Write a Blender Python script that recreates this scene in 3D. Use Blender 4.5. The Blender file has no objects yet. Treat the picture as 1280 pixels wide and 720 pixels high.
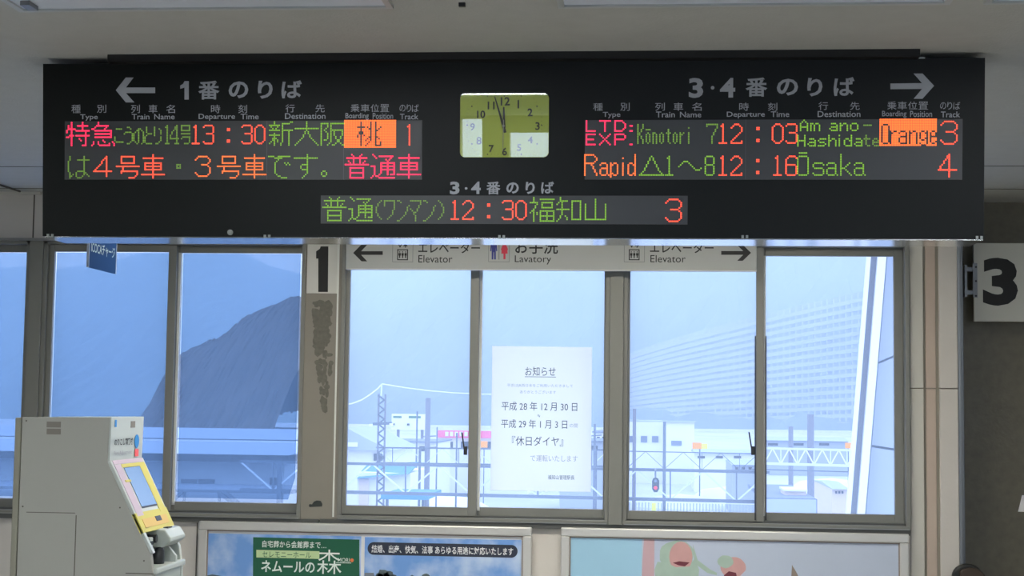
import bpy, bmesh, math, random
from mathutils import Vector, Matrix
random.seed(7)
SC = bpy.context.scene
COL = SC.collection
# ------------------------------------------------------------------ camera
YAW, PIT, ROL, F = -0.0868400, 0.0747942, 0.0126625, 1950.0
EYE = Vector((0, 0, 1.6))
fw = Vector((math.sin(YAW)*math.cos(PIT), math.cos(YAW)*math.cos(PIT), math.sin(PIT)))
rt = fw.cross(Vector((0, 0, 1))).normalized(); up = rt.cross(fw)
cr, sr = math.cos(ROL), math.sin(ROL)
rt, up = cr*rt + sr*up, -sr*rt + cr*up
cam = bpy.data.objects.new('camera', bpy.data.cameras.new('camera'))
COL.objects.link(cam); SC.camera = cam
cam.data.sensor_width = 36; cam.data.lens = F/1280*36
cam.data.clip_start = 0.05; cam.data.clip_end = 6000
cam.matrix_world = Matrix(((rt.x, up.x, -fw.x, 0), (rt.y, up.y, -fw.y, 0), (rt.z, up.z, -fw.z, 1.6), (0, 0, 0, 1)))
# ------------------------------------------------------------------ sky, exposure
w = bpy.data.worlds.new('sky'); SC.world = w; w.use_nodes = True
nt = w.node_tree; bg = nt.nodes['Background']
tc = nt.nodes.new('ShaderNodeTexCoord'); sp = nt.nodes.new('ShaderNodeSeparateXYZ'); cr_ = nt.nodes.new('ShaderNodeValToRGB')
nt.links.new(tc.outputs['Generated'], sp.inputs[0]); nt.links.new(sp.outputs['Z'], cr_.inputs['Fac'])
cr_.color_ramp.elements[0].color = (0.64, 0.765, 1.0, 1); cr_.color_ramp.elements[1].color = (0.52, 0.665, 1.0, 1)
nt.links.new(cr_.outputs[0], bg.inputs['Color']); bg.inputs['Strength'].default_value = 3.0
SC.view_settings.view_transform = 'Standard'; SC.view_settings.look = 'None'
SC.view_settings.exposure = 0.0; SC.view_settings.gamma = 1.0; SC.view_settings.use_curve_mapping = False
SC.cycles.volume_bounces = 4
SC.cycles.transparent_max_bounces = 12

# ------------------------------------------------------------------ helpers
def P(x, y, Y):
    """world point on the plane Y seen at photo pixel x, y"""
    d = rt*((x-640)/F) + up*((360-y)/F) + fw
    return EYE + d*(Y/d.y)
def X(x, y, Y): return P(x, y, Y).x
def Z(x, y, Y): return P(x, y, Y).z
def lin(c):
    return tuple((v/255/12.92 if v/255 <= .04045 else ((v/255+.055)/1.055)**2.4) for v in c)
M = {}
def mat(name, rgb, rough=.6, metal=0., spec=.5, noise=0., nscale=8., bump=0., bscale=60., emit=None, es=0., coat=0.):
    m = bpy.data.materials.new(name); m.use_nodes = True; M[name] = m
    t = m.node_tree; b = t.nodes['Principled BSDF']
    c = lin(rgb)+(1,)
    b.inputs['Base Color'].default_value = c; b.inputs['Roughness'].default_value = rough
    b.inputs['Metallic'].default_value = metal; b.inputs['Specular IOR Level'].default_value = spec
    b.inputs['Coat Weight'].default_value = coat; b.inputs['Coat Roughness'].default_value = .05
    if noise or bump:
        co = t.nodes.new('ShaderNodeTexCoord')
    if noise:
        n = t.nodes.new('ShaderNodeTexNoise'); n.inputs['Scale'].default_value = nscale; n.inputs['Detail'].default_value = 6
        mx = t.nodes.new('ShaderNodeMix'); mx.data_type = 'RGBA'
        t.links.new(co.outputs['Object'], n.inputs['Vector'])
        t.links.new(n.outputs['Fac'], mx.inputs['Factor'])
        mx.inputs['A'].default_value = tuple(v*(1-noise) for v in c[:3])+(1,)
        mx.inputs['B'].default_value = tuple(min(1, v*(1+noise)) for v in c[:3])+(1,)
        t.links.new(mx.outputs['Result'], b.inputs['Base Color'])
    if bump:
        n2 = t.nodes.new('ShaderNodeTexNoise'); n2.inputs['Scale'].default_value = bscale; n2.inputs['Detail'].default_value = 3
        bp = t.nodes.new('ShaderNodeBump'); bp.inputs['Strength'].default_value = bump; bp.inputs['Distance'].default_value = .01
        t.links.new(co.outputs['Object'], n2.inputs['Vector']); t.links.new(n2.outputs['Fac'], bp.inputs['Height'])
        t.links.new(bp.outputs['Normal'], b.inputs['Normal'])
    if emit:
        b.inputs['Emission Color'].default_value = lin(emit)+(1,); b.inputs['Emission Strength'].default_value = es
    return m
def glassmat(name, tint, veil, vcol=(.85, .93, 1.), gloss=.05, rough=.02):
    m = bpy.data.materials.new(name); m.use_nodes = True; M[name] = m
    t = m.node_tree; t.nodes.remove(t.nodes['Principled BSDF']); out = t.nodes['Material Output']
    tr = t.nodes.new('ShaderNodeBsdfTransparent'); tr.inputs[0].default_value = tuple(tint)+(1,)
    tl = t.nodes.new('ShaderNodeBsdfTranslucent'); tl.inputs[0].default_value = tuple(vcol)+(1,)
    gl = t.nodes.new('ShaderNodeBsdfGlossy'); gl.inputs['Roughness'].default_value = rough
    a = t.nodes.new('ShaderNodeMixShader'); a.inputs[0].default_value = veil
    b = t.nodes.new('ShaderNodeMixShader'); b.inputs[0].default_value = gloss
    t.links.new(tr.outputs[0], a.inputs[1]); t.links.new(tl.outputs[0], a.inputs[2])
    t.links.new(a.outputs[0], b.inputs[1]); t.links.new(gl.outputs[0], b.inputs[2]); t.links.new(b.outputs[0], out.inputs[0])
    return m
class MB:
    def __init__(s): s.v = []; s.f = []; s.sm = False
    def hexa(s, p):
        k = len(s.v); s.v += [tuple(q) for q in p]
        s.f += [tuple(k+i for i in f) for f in ((0,3,2,1),(4,5,6,7),(0,1,5,4),(1,2,6,5),(2,3,7,6),(3,0,4,7))]
        return s
    def box(s, x0, x1, y0, y1, z0, z1):
        x0, x1 = sorted((x0, x1)); y0, y1 = sorted((y0, y1)); z0, z1 = sorted((z0, z1))
        return s.hexa([(x0,y0,z0),(x1,y0,z0),(x1,y1,z0),(x0,y1,z0),(x0,y0,z1),(x1,y0,z1),(x1,y1,z1),(x0,y1,z1)])
    def prism(s, pts, ext):
        ext = Vector(ext); n = len(pts); k = len(s.v)
        s.v += [tuple(p) for p in pts] + [tuple(Vector(p)+ext) for p in pts]
        s.f.append(tuple(k+i for i in range(n))); s.f.append(tuple(k+n+i for i in reversed(range(n))))
        for i in range(n): s.f.append((k+i, k+n+i, k+n+(i+1) % n, k+(i+1) % n))
        return s
    def tube(s, pts, r, n=8):
        pts = [Vector(p) for p in pts]; k0 = len(s.v)
        for i, p in enumerate(pts):
            t = (pts[min(i+1, len(pts)-1)] - pts[max(i-1, 0)]).normalized()
            a = t.cross(Vector((0, 0, 1)) if abs(t.z) < .9 else Vector((1, 0, 0))).normalized(); b = t.cross(a)
            rr = r[i] if isinstance(r, (list, tuple)) else r
            for j in range(n):
                q = p + (a*math.cos(2*math.pi*j/n) + b*math.sin(2*math.pi*j/n))*rr
                s.v.append(tuple(q))
        for i in range(len(pts)-1):
            for j in range(n):
                s.f.append((k0+i*n+j, k0+i*n+(j+1) % n, k0+(i+1)*n+(j+1) % n, k0+(i+1)*n+j))
        s.f.append(tuple(k0+j for j in reversed(range(n)))); s.f.append(tuple(k0+(len(pts)-1)*n+j for j in range(n)))
        return s
    def bar(s, p, q, wd, dp):
        """flat bar between two points, width in z/x plane, depth along Y"""
        p, q = Vector(p), Vector(q); t = (q-p).normalized(); a = Vector((0, 1, 0)); b = t.cross(a).normalized()
        a = a*dp/2; b = b*wd/2
        return s.hexa([p-a-b, p+a-b, p+a+b, p-a+b, q-a-b, q+a-b, q+a+b, q-a+b])
def put(name, mb, m, parent=None, bevel=0., smooth=False, label=None):
    me = bpy.data.meshes.new(name)
    root = parent
    while root is not None and root.parent is not None: root = root.parent
    off = root.location if root is not None else Vector((0, 0, 0))
    vs = [tuple(Vector(v)-off) for v in mb.v] if root is not None else mb.v
    me.from_pydata(vs, [], mb.f)
    bm = bmesh.new(); bm.from_mesh(me); bmesh.ops.recalc_face_normals(bm, faces=bm.faces)
    bm.to_mesh(me); bm.free()
    me.materials.append(M[m] if isinstance(m, str) else m)
    if smooth:
        for p in me.polygons: p.use_smooth = True
    o = bpy.data.objects.new(name, me); COL.objects.link(o)
    if parent is not None: o.parent = parent
    if bevel:
        b = o.modifiers.new('bevel', 'BEVEL'); b.width = bevel; b.segments = 2; b.limit_method = 'ANGLE'
    if label: o['label'] = label
    return o
def thing(name, label, cat, loc, group=None):
    o = bpy.data.objects.new(name, None); COL.objects.link(o); o.location = loc; o.empty_display_size = .1
    o['label'] = label; o['category'] = cat
    if group: o['group'] = group
    return o
def tag(o, label, cat, group=None, kind=None):
    o['label'] = label; o['category'] = cat
    if group: o['group'] = group
    if kind: o['kind'] = kind
    return o
def struct(name, mb, m, label=None, **k):
    o = put(name, mb, m, **k); o['kind'] = 'structure'
    if label: o['label'] = label
    return o
class Plane:
    """a flat face in the place: origin, right, up, outward normal"""
    def __init__(s, o, u, v, n): s.o, s.u, s.v, s.n = Vector(o), Vector(u).normalized(), Vector(v).normalized(), Vector(n).normalized()
    def uv(s, x, y):
        d = rt*((x-640)/F) + up*((360-y)/F) + fw
        h = EYE + d*((s.o-EYE).dot(s.n)/d.dot(s.n)) - s.o
        return h.dot(s.u), h.dot(s.v)
    def w(s, a, b, d=0.): return s.o + s.u*a + s.v*b + s.n*d
    def box(s, mb, u0, u1, v0, v1, d0, d1):
        u0, u1 = sorted((u0, u1)); v0, v1 = sorted((v0, v1)); d0, d1 = sorted((d0, d1))
        return mb.hexa([s.w(u0,v0,d1), s.w(u1,v0,d1), s.w(u1,v0,d0), s.w(u0,v0,d0), s.w(u0,v1,d1), s.w(u1,v1,d1), s.w(u1,v1,d0), s.w(u0,v1,d0)])
    def pbox(s, mb, x0, y0, x1, y1, d0, d1):
        a = s.uv((x0+x1)/2, y0)[1]; b = s.uv((x0+x1)/2, y1)[1]; l = s.uv(x0, (y0+y1)/2)[0]; r = s.uv(x1, (y0+y1)/2)[0]
        return s.box(mb, l, r, b, a, d0, d1)
    def poly(s, mb, pix, d0, d1):
        return mb.prism([s.w(*s.uv(x, y), d0) for x, y in pix], s.n*(d1-d0))
    def ppoly(s, mb, uvs, d0, d1): return mb.prism([s.w(a, b, d0) for a, b in uvs], s.n*(d1-d0))
_tc = {}
def textmesh(body, offset):
    k = (body, offset)
    if k in _tc: return _tc[k]
    c = bpy.data.curves.new('t', 'FONT'); c.body = body; c.size = 1; c.offset = offset; c.resolution_u = 3
    c.fill_mode = 'FRONT'
    o = bpy.data.objects.new('t', c); COL.objects.link(o)
    dg = bpy.context.evaluated_depsgraph_get(); dg.update()
    me = bpy.data.meshes.new_from_object(o.evaluated_get(dg))
    vs = [v.co.copy() for v in me.vertices]; fs = [tuple(p.vertices) for p in me.polygons]
    bpy.data.objects.remove(o); bpy.data.curves.remove(c); bpy.data.meshes.remove(me)
    xs = [v.x for v in vs]; ys = [v.y for v in vs]
    _tc[k] = (vs, fs, (min(xs), max(xs), min(ys), max(ys)))
    return _tc[k]
def text(mb, pl, body, x0, y0, x1, y1, d=.002, offset=0., uvbox=None):
    """lettering filling the given rectangle (photo pixels, or uv metres) of a plane"""
    vs, fs, (a0, a1, b0, b1) = textmesh(body, offset)
    if uvbox: u0, v0, u1, v1 = uvbox
    else:
        v1 = pl.uv((x0+x1)/2, y0)[1]; v0 = pl.uv((x0+x1)/2, y1)[1]; u0 = pl.uv(x0, (y0+y1)/2)[0]; u1 = pl.uv(x1, (y0+y1)/2)[0]
    k = len(mb.v)
    for v in vs:
        mb.v.append(tuple(pl.w(u0+(v.x-a0)/(a1-a0)*(u1-u0), v0+(v.y-b0)/(b1-b0)*(v1-v0), d)))
    mb.f += [tuple(k+i for i in f) for f in fs]
    return mb

# ------------------------------------------------------------------ materials
mat('frame', (126, 127, 121), .45, .2, noise=.06, nscale=3)
mat('frame_dark', (84, 86, 84), .5, .2)
mat('rail_metal', (150, 152, 150), .3, .8)
mat('pale_strip', (215, 218, 212), .5)
mat('wall_white', (204, 200, 193), .7, noise=.05, nscale=1.5, bump=.05)
mat('wall_pillar', (133, 129, 119), .55, noise=.08, nscale=5)
mat('wall_peach', (190, 174, 160), .7, noise=.07, nscale=9)
mat('wall_grey', (200, 199, 190), .7, noise=.04, nscale=3)
mat('groove', (150, 145, 132), .8)
mat('joint', (92, 88, 80), .8)
mat('ceiling', (180, 182, 178), .9, noise=.06, nscale=14, bump=.25, bscale=90)
mat('floor', (150, 148, 142), .5, noise=.15, nscale=5)
mat('brown_stone', (106, 102, 86), .35, noise=.28, nscale=22, bump=.1)
mat('corner_metal', (130, 134, 138), .35, .6)
mat('board_black', (17, 20, 19), .42, spec=.18, noise=.12, nscale=3)
mat('board_base', (14, 15, 15), .6)
mat('board_under', (205, 208, 208), .12, .9)
mat('board_text', (158, 162, 168), .6)
mat('led_panel', (50, 53, 55), .42, spec=.55)
mat('led_panel_joint', (84, 88, 90), .5)
mat('clip', (150, 155, 150), .4, .5)
mat('clock_face', (208, 222, 84), .5, coat=0)
mat('ink', (22, 24, 24), .6)
mat('white_hand', (190, 190, 180), .5)
for n_, c_, e_ in (('led_crimson', (255, 40, 84), 2.3), ('led_red', (255, 78, 52), 2.3), ('led_orange', (255, 112, 50), 1.9),
                   ('led_green', (132, 190, 52), 1.15), ('led_dimgreen', (122, 166, 62), .95)):
    mat(n_, (20, 20, 20), .6, emit=c_, es=e_)
mat('sign_grey', (168, 172, 170), .5)
mat('sign_white', (205, 205, 198), .5)
mat('sign_white3', (190, 192, 184), .5)
mat('blue_person', (40, 48, 130), .5); mat('red_person', (205, 40, 70), .5)
mat('icon_line', (125, 128, 130), .5)
mat('tag_blue', (24, 58, 104), .9, spec=.1); mat('tag_text', (150, 175, 185), .5); mat('tag_edge', (150, 165, 185), .4)
mat('machine', (158, 159, 150), .5, noise=.03, nscale=4)
mat('machine_edge', (136, 135, 120), .5)
mat('machine_white', (178, 186, 180), .35)
mat('machine_yellow', (196, 186, 78), .45); mat('machine_pink', (186, 170, 184), .5); mat('machine_orange', (205, 172, 92), .5)
mat('cavity_grey', (140, 148, 146), .6)
mat('vent', (120, 116, 106), .6); mat('dark_slot', (35, 38, 42), .4); mat('label_grey', (150, 152, 160), .5)
mat('screen', (40, 60, 90), .2, emit=(130, 175, 225), es=.55)
mat('blue_icon', (40, 130, 200), .5); mat('red_icon', (235, 90, 90), .5)
mat('poster_frame', (205, 205, 201), .3, .35); mat('poster_edge', (140, 128, 120), .5)
mat('paper_white', (225, 228, 230), .6)
mat('poster_green', (22, 92, 66), .5); mat('poster_palegreen', (190, 214, 160), .5); mat('poster_letter', (225, 235, 228), .5)
mat('poster_ink', (42, 50, 68), .5); mat('poster_blue', (160, 204, 230), .5, noise=.05, nscale=3)
mat('poster_lilac', (188, 200, 220), .5, noise=.06, nscale=3); mat('poster_pink', (198, 168, 176), .5)
mat('skin_pink', (204, 160, 158), .6, noise=.1, nscale=14); mat('mint', (168, 192, 180), .6, noise=.12, nscale=18); mat('mouth', (110, 48, 62), .6)
mat('tree_print', (90, 105, 110), .7, noise=.3, nscale=20); mat('house_print', (120, 128, 140), .7)
mat('poster_orange', (230, 120, 70), .5)
mat('residue', (104, 102, 93), .8, noise=.35, nscale=45); mat('residue_dark', (48, 54, 52), .8)
mat('seat_brown', (62, 50, 38), .5); mat('seat_dark', (32, 33, 30), .4)
mat('fixture', (205, 214, 226), .5); mat('fixture_rim', (175, 182, 184), .4)
mat('tube_light', (230, 235, 235), .5, emit=(248, 251, 255), es=33)
mat('fill_light', (230, 235, 235), .5, emit=(255, 248, 235), es=48)
glassmat('glass', (.97, .98, 1.), .15, (.76, .88, 1.), 0.)
glassmat('film', (.58, .67, .76), .045, (.72, .84, 1.), 0.)
def papermat(name, col, k):
    m = bpy.data.materials.new(name); m.use_nodes = True; M[name] = m
    t = m.node_tree; t.nodes.remove(t.nodes['Principled BSDF']); out = t.nodes['Material Output']
    d = t.nodes.new('ShaderNodeBsdfDiffuse'); d.inputs[0].default_value = col
    l = t.nodes.new('ShaderNodeBsdfTranslucent'); l.inputs[0].default_value = col
    a = t.nodes.new('ShaderNodeMixShader'); a.inputs[0].default_value = k
    t.links.new(d.outputs[0], a.inputs[1]); t.links.new(l.outputs[0], a.inputs[2]); t.links.new(a.outputs[0], out.inputs[0])
papermat('notice_paper', (.97, .955, .88, 1), .84)
mat('notice_ink', (70, 76, 100), .7); mat('notice_faint', (176, 182, 200), .7)
def skymat(name):
    m = bpy.data.materials.new(name); m.use_nodes = True; M[name] = m
    t = m.node_tree; b = t.nodes['Principled BSDF']; b.inputs['Roughness'].default_value = .4
    co = t.nodes.new('ShaderNodeTexCoord'); n = t.nodes.new('ShaderNodeTexNoise'); n.inputs['Scale'].default_value = 5; n.inputs['Detail'].default_value = 5
    r = t.nodes.new('ShaderNodeValToRGB'); r.color_ramp.elements[0].position = .45; r.color_ramp.elements[1].position = .72
    r.color_ramp.elements[0].color = lin((112, 158, 222))+(1,); r.color_ramp.elements[1].color = lin((200, 218, 240))+(1,)
    t.links.new(co.outputs['Object'], n.inputs['Vector']); t.links.new(n.outputs['Fac'], r.inputs[0]); t.links.new(r.outputs[0], b.inputs['Base Color'])
skymat('poster_sky')
# outdoors
mat('snow', (184, 186, 194), .9, noise=.35, nscale=.06)
mat('mountain', (78, 92, 88), 1., noise=.5, nscale=.02); mat('dark_hill', (84, 72, 64), 1., noise=.45, nscale=.12)
mat('slope_concrete', (128, 134, 140), 1., noise=.1, nscale=.2); mat('slope_beam', (146, 152, 160), 1., noise=.35, nscale=.03)
mat('steel', (88, 96, 110), .6); mat('steel_light', (206, 212, 222), .6); mat('pole_grey', (112, 112, 122), .8)
mat('b_white', (224, 224, 226), .8); mat('b_grey', (160, 166, 176), .8); mat('b_roof', (116, 124, 140), .8)
mat('b_darkroof', (36, 34, 44), .8); mat('b_blue', (60, 130, 190), .7); mat('b_pink', (240, 96, 140), .7); mat('b_orange', (250, 158, 40), .7)
mat('b_yellow', (235, 240, 70), .7); mat('b_window', (52, 56, 72), .4); mat('b_beige', (214, 196, 186), .8); mat('b_roof_light', (166, 174, 190), .8)
mat('signal_black', (22, 26, 34), .6); mat('signal_red', (160, 20, 40), .5, emit=(255, 40, 60), es=1.0); mat('ink_green', (70, 120, 90), .8)

# ------------------------------------------------------------------ room shell
WY = 9.0
ZC = 2.836
ZH = Z(640, 301.5, WY)                       # head of the windows
XL, XR = -6.5, 4.5
struct('floor', MB().box(XL, XR, -6.2, 9.6, -.2, 0), 'floor')
struct('ceiling', MB().box(XL-.2, XR+.2, -6.2, 9.9, ZC, ZC+.15), 'ceiling')
# ceiling board joints (thin recessed-looking strips)
for i, yy in enumerate((8.0, 8.84)):
    struct('trim_%d' % (i+1), MB().box(XL, XR, yy-.004, yy+.004, ZC-.002, ZC+.01), 'joint')
struct('wall_left', MB().box(XL-.2, XL, -6.2, 9.6, 0, ZC), 'wall_white')
struct('wall_right', MB().box(XR, XR+.2, -6.2, 9.9, 0, ZC), 'wall_white')
# wall behind the viewer with its own windows
mb = MB(); Yb = -6.0
for a, b, c, d in ((XL, -2.03, 0, ZC), (-2.03, -1.80, 0, 1.0), (-2.03, -1.80, 2.80, ZC), (-1.80, -1.50, 0, ZC), (-1.5, 4.1, 0, 1.0), (-1.5, 4.1, 2.65, ZC), (4.1, XR, 0, ZC)):
    mb.box(a, b, Yb-.15, Yb, c, d)
struct('wall_back', mb, 'wall_white')
mb = MB()
for xx in (-.1, 1.3, 2.7): mb.box(xx-.02, xx+.02, Yb-.1, Yb-.05, 1.0, 2.65)
struct('window_7', mb, 'frame')
# ---- window wall
x_post0, x_post1 = X(36, 480, WY), X(53.5, 430, WY)
xA = X(379.5, 480, WY); xB = X(422, 400, WY)       # pillar panel
xE = X(1137, 470, WY)
zSl = Z(200, 640, WY)                               # bottom of left window frame
sillT = Z(640, 650, WY)
struct('wall_front', MB().box(XL, xE, WY, WY+.15, 0, Z(640, 657, WY)).box(XL, xE, WY, WY+.15, ZH, ZC), 'wall_white')
struct('trim_3', MB().box(XL, X(52, 240, WY), WY-.02, WY, Z(25, 243.5, WY), ZC), 'wall_grey')
struct('trim_4', MB().box(X(42.2, 270, WY)-.004, X(42.2, 270, WY)+.004, WY-.002, WY+.01, ZH, ZC), 'joint')
for i, xp in enumerate((208, 246)):
    xx = X(xp, 680, WY); struct('trim_%d' % (5+i), MB().box(xx-.003, xx+.003, WY-.002, WY+.01, .1, sillT-.05), 'joint')
struct('baseboard_front', MB().box(XL, xE, WY-.015, WY, 0, .1), 'frame_dark')
# right-hand pilaster made of upright panels
xs = [X(p, 480, WY) for p in (1137.5, 1154.5, 1158, 1170.5, 1174.5, 1197.5)]
for i, (a, b, m, dy) in enumerate(((xs[0], xs[1], 'wall_grey', 0), (xs[2], xs[3], 'wall_peach', .012), (xs[4], xs[5], 'wall_white', .0))):
    zj = Z(1160, 485.5, WY)
    pn = None
    struct('trim_%d' % (7+i), MB().box(a, b, WY+dy, WY+.15, 0, zj-.0025).box(a, b, WY+dy, WY+.15, zj+.0025, ZC), m, bevel=.003)
struct('trim_10', MB().box(xs[0]-.01, xs[5], WY+.02, WY+.2, 0, ZC), 'groove')
struct('trim_11', MB().box(xs[5], X(1202, 500, WY), WY-.01, WY+.45, 0, ZC).box(X(1202, 500, WY), X(1206.5, 500, WY), WY+.03, WY+.45, 0, ZC), 'corner_metal', bevel=.003)
struct('wall_side', MB().box(X(1203, 500, WY), XR+.2, 9.42, 9.6, 0, ZC), 'brown_stone')

# window frames
zBf = Z(640, 652, WY)
def window(n, xl, xr, film, zb_line, latch=None, strip_w=.014, stiles=None, label=None):
    """xl..xr outer frame, stiles = (left glass x0,x1, right glass x0,x1) in photo px on the wall plane"""
    zt = ZH; zb = zb_line
    t = .030
    fr = MB().box(xl, xr, WY-.03, WY+.10, zt-t, zt).box(xl, xr, WY-.035, WY+.10, zb, zb+.022).box(xl, xl+t*.8, WY-.03, WY+.10, zb, zt).box(xr-t*.8, xr, WY-.03, WY+.10, zb, zt)
    o = struct('window_%d' % n, fr, 'frame', bevel=.002)
    if label: o['label'] = label
    g0, g1, h0, h1, gt, gb = stiles
    put('track', MB().box(xl+.01, xr-.01, WY-.041, WY-.034, zb, zb+.005), 'rail_metal', o)
    put('track', MB().box(xl+.024, xr-.024, WY+.0, WY+.09, zb+.02, zb+.032), 'frame_dark', o)
    # inner sash (left) : frame around g0..g1
    def sash(a, b, ga, gb_, y, yd):
        s = MB().box(a, ga, y, y+yd, zb+.03, zt-.03).box(gb_, b, y, y+yd, zb+.03, zt-.03).box(ga, gb_, y, y+yd, gt, zt-.03).box(ga, gb_, y, y+yd, zb+.03, gb)
        f = put('sash', s, 'frame', o, bevel=.002)
        put('pane', MB().box(ga-.005, gb_+.005, y+yd/2-.003, y+yd/2+.003, gb-.005, gt+.005), 'glass', f)
        return f
    mid = (g1+h0)/2
    sash(xl+.024, h0-.012, g0, g1, WY-.005, .03)
    s2 = sash(g1+.02, xr-.024, h0, h1, WY+.045, .03)
    put('daylight_strip', MB().box(h0-.012, h0+.003, WY+.035, WY+.05, gb-.02, gt), 'pale_strip', o)  # pale strip painted in for the bright sky seen between the sashes
    if film:
        put('tinted_film', MB().prism(film[0], (0, .002, 0)), 'film', o)
        if len(film) > 1: put('tinted_film', MB().prism(film[1], (0, .002, 0)), 'film', o)
    if latch:
        lx, lz = latch
        put('latch', MB().box(lx-.012, lx+.008, WY-.03, WY-.005, lz-.03, lz+.02).prism([(lx-.012, WY-.03, lz), (lx-.004, WY-.03, lz), (lx-.02, WY-.03, lz+.1), (lx-.028, WY-.03, lz+.1)], (0, .012, 0)), 'dark_slot', o, bevel=.003)
    return o
G = lambda x, y: X(x, y, WY+.01)
gtL, gbL = Z(200, 315, WY), Z(200, 627, WY)
gtM, gbM = Z(640, 317, WY), Z(640, 635.3, WY)
Yf = WY+.012
def quad(x0, x1, z0, z1, y): return [(x0, y, z0), (x1, y, z0), (x1, y, z1), (x0, y, z1)]
zbl = Z(200, 644.8, WY)
# left-most window: only its right part is in view
gL0, gL1 = G(-190, 470), G(-28, 470); hL0, hL1 = G(-14, 470), G(31, 470)
window(1, XL+1.4, G(36, 470), [quad(hL0+.01, hL1, gbL+.012, gtL-.004, WY+.049)], zbl, None, stiles=(gL0, gL1, hL0, hL1, gtL, gbL), label='aluminium window at the left edge, behind the ticket machine')
g0, g1, h0, h1 = G(64, 470), G(207.5, 470), G(220, 470), G(372.5, 470)
f1 = quad(g0+.012, g1-.002, gbL+.012, gtL-.005, WY+.004)
hy = WY+.049
f2 = [(h0+.016, hy, gbL+.022), (h1-.052, hy, gbL+.022), (h1-.012, hy, gbL+.15), (h1-.008, hy, gtL-.004), (h0+.012, hy, gtL-.004)]
window(2, G(52.5, 470), G(381, 470), [f1, f2], zbl, None, stiles=(g0, g1, h0, h1, gtL, gbL), label='aluminium sliding window with blue tinted film on both panes')
zbm = Z(640, 652.8, WY)
g0, g1, h0, h1 = G(436, 470), G(587, 470), G(600.5, 470), G(754.5, 470)
window(3, G(426, 470), G(762, 470), None, zbm, (G(583, 560), Z(583, 562, WY)), stiles=(g0, g1, h0, h1, gtM, gbM), label='aluminium sliding window left of centre with the paper notice')
gtR = Z(1040, 319.3, WY)
g0, g1, h0, h1 = G(787.3, 470), G(945, 470), G(957, 470), G(1119, 470)
w4 = window(4, G(779, 470), G(1136, 470), None, zbm, (G(941, 560), Z(941, 562, WY)), stiles=(g0, g1, h0, h1, gtR, gbM), label='aluminium sliding window at the right end')
put('gasket', MB().box(G(943, 540), G(944.6, 540), WY-.012, WY-.004, Z(943, 650, WY), Z(943, 420, WY)), 'dark_slot', w4)
put('gasket', MB().box(G(956.3, 540), G(957.8, 540), WY-.012, WY-.004, Z(957, 650, WY), Z(957, 420, WY)), 'dark_slot', w4)
struct('trim_12', MB().box(G(36, 470), G(52.5, 470), WY-.045, WY+.08, zbl-.01, ZH), 'frame', bevel=.003)
struct('trim_13', MB().box(G(762, 470), G(779, 470), WY-.05, WY+.08, zbm, ZH), 'frame', bevel=.003)
pil = struct('trim_14', MB().box(G(381, 470), G(426, 470), WY-.02, WY+.1, sillT-.02, ZH), 'wall_pillar', label='grey-brown panel between the windows with smeared glue')
put('edge_strip', MB().box(G(420.5, 470), G(422.5, 470), WY-.026, WY-.02, sillT, ZH), 'pale_strip', pil)
struct('trim_15', MB().box(XL, G(400, 650), WY-.028, WY+.1, Z(200, 651, WY), zbl), 'frame_dark')
struct('trim_16', MB().box(G(400, 650)+.006, G(1136, 650), WY-.03, WY+.1, Z(640, 659.5, WY), zbm), 'frame_dark')
struct('trim_17', MB().box(XL, G(1136, 300), WY-.06, WY+.1, ZH-.012, ZH+.004), 'rail_metal')
# residue on pillar
wp = Plane((0, WY-.02, 0), (1, 0, 0), (0, 0, 1), (0, -1, 0))
mb = MB()
rnd = random.Random(3)
for k in range(130):
    yy = 379 + rnd.random()**1.25*132
    if 446.5 < yy < 449: continue
    sp_ = 9 if yy < 440 else max(2.5, 11-(yy-440)*.14)
    cx = 402.5 + (0 if yy < 445 else 2.5) + rnd.uniform(-1, 1)*sp_
    big = yy < 441; hw = rnd.uniform(3, 7) if big else rnd.uniform(1.2, 4.5); hh = rnd.uniform(3, 8) if big else rnd.uniform(2, 7)
    pts = [(cx+hw*math.cos(a)*rnd.uniform(.7, 1.1), yy+hh*math.sin(a)*rnd.uniform(.7, 1.1)) for a in [i*math.pi/4 for i in range(8)]]
    wp.poly(mb, pts, 0, .0006+k*.00001)
o = put('glue_residue', mb, 'residue', pil); o['kind'] = 'stuff'
put('torn_scrap', wp.poly(MB(), [(386, 632), (387, 630), (390, 630.5), (392.5, 627), (396, 625.6), (401, 626.2), (403, 630), (402.5, 633), (387, 633.8)], 0, .002), 'residue_dark', pil)

# unlit fixtures in the ceiling near the windows and lit ones behind the viewer
def fixture(x0, x1, y0, y1, lit, label):
    t = thing('ceiling_light', label, 'ceiling light', ((x0+x1)/2, (y0+y1)/2, ZC))
    r = .02
    put('rim', MB().box(x0, x1, y1-r, y1, ZC-.012, ZC).box(x0, x1, y0, y0+r, ZC-.012, ZC).box(x0, x0+r, y0+r, y1-r, ZC-.012, ZC).box(x1-r, x1, y0+r, y1-r, ZC-.012, ZC), 'fixture_rim', t)
    put('diffuser', MB().box(x0+r, x1-r, y0+r, y1-r, ZC-.006, ZC), ('tube_light' if lit == 1 else 'fill_light') if lit else 'fixture', t)
    return t
def cy(x, y): d = P(x, y, 1.) - EYE; return (ZC-EYE.z)/d.z
yl = cy(25, 11)
fl = fixture(X(25, 11, yl), X(492, 9, yl), yl-.32, yl, False, 'unlit ceiling light at the top left of the photo')
put('lamp_holder', MB().box(X(25, 11, yl)+.05, X(25, 11, yl)+.08, yl-.12, yl-.05, ZC-.02, ZC-.006), 'corner_metal', fl)
yr = cy(698, 6)
fixture(X(698, 6, yr), X(1187, 4, yr), yr-.32, yr, False, 'unlit ceiling light at the top right, above the right arrow')
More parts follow.
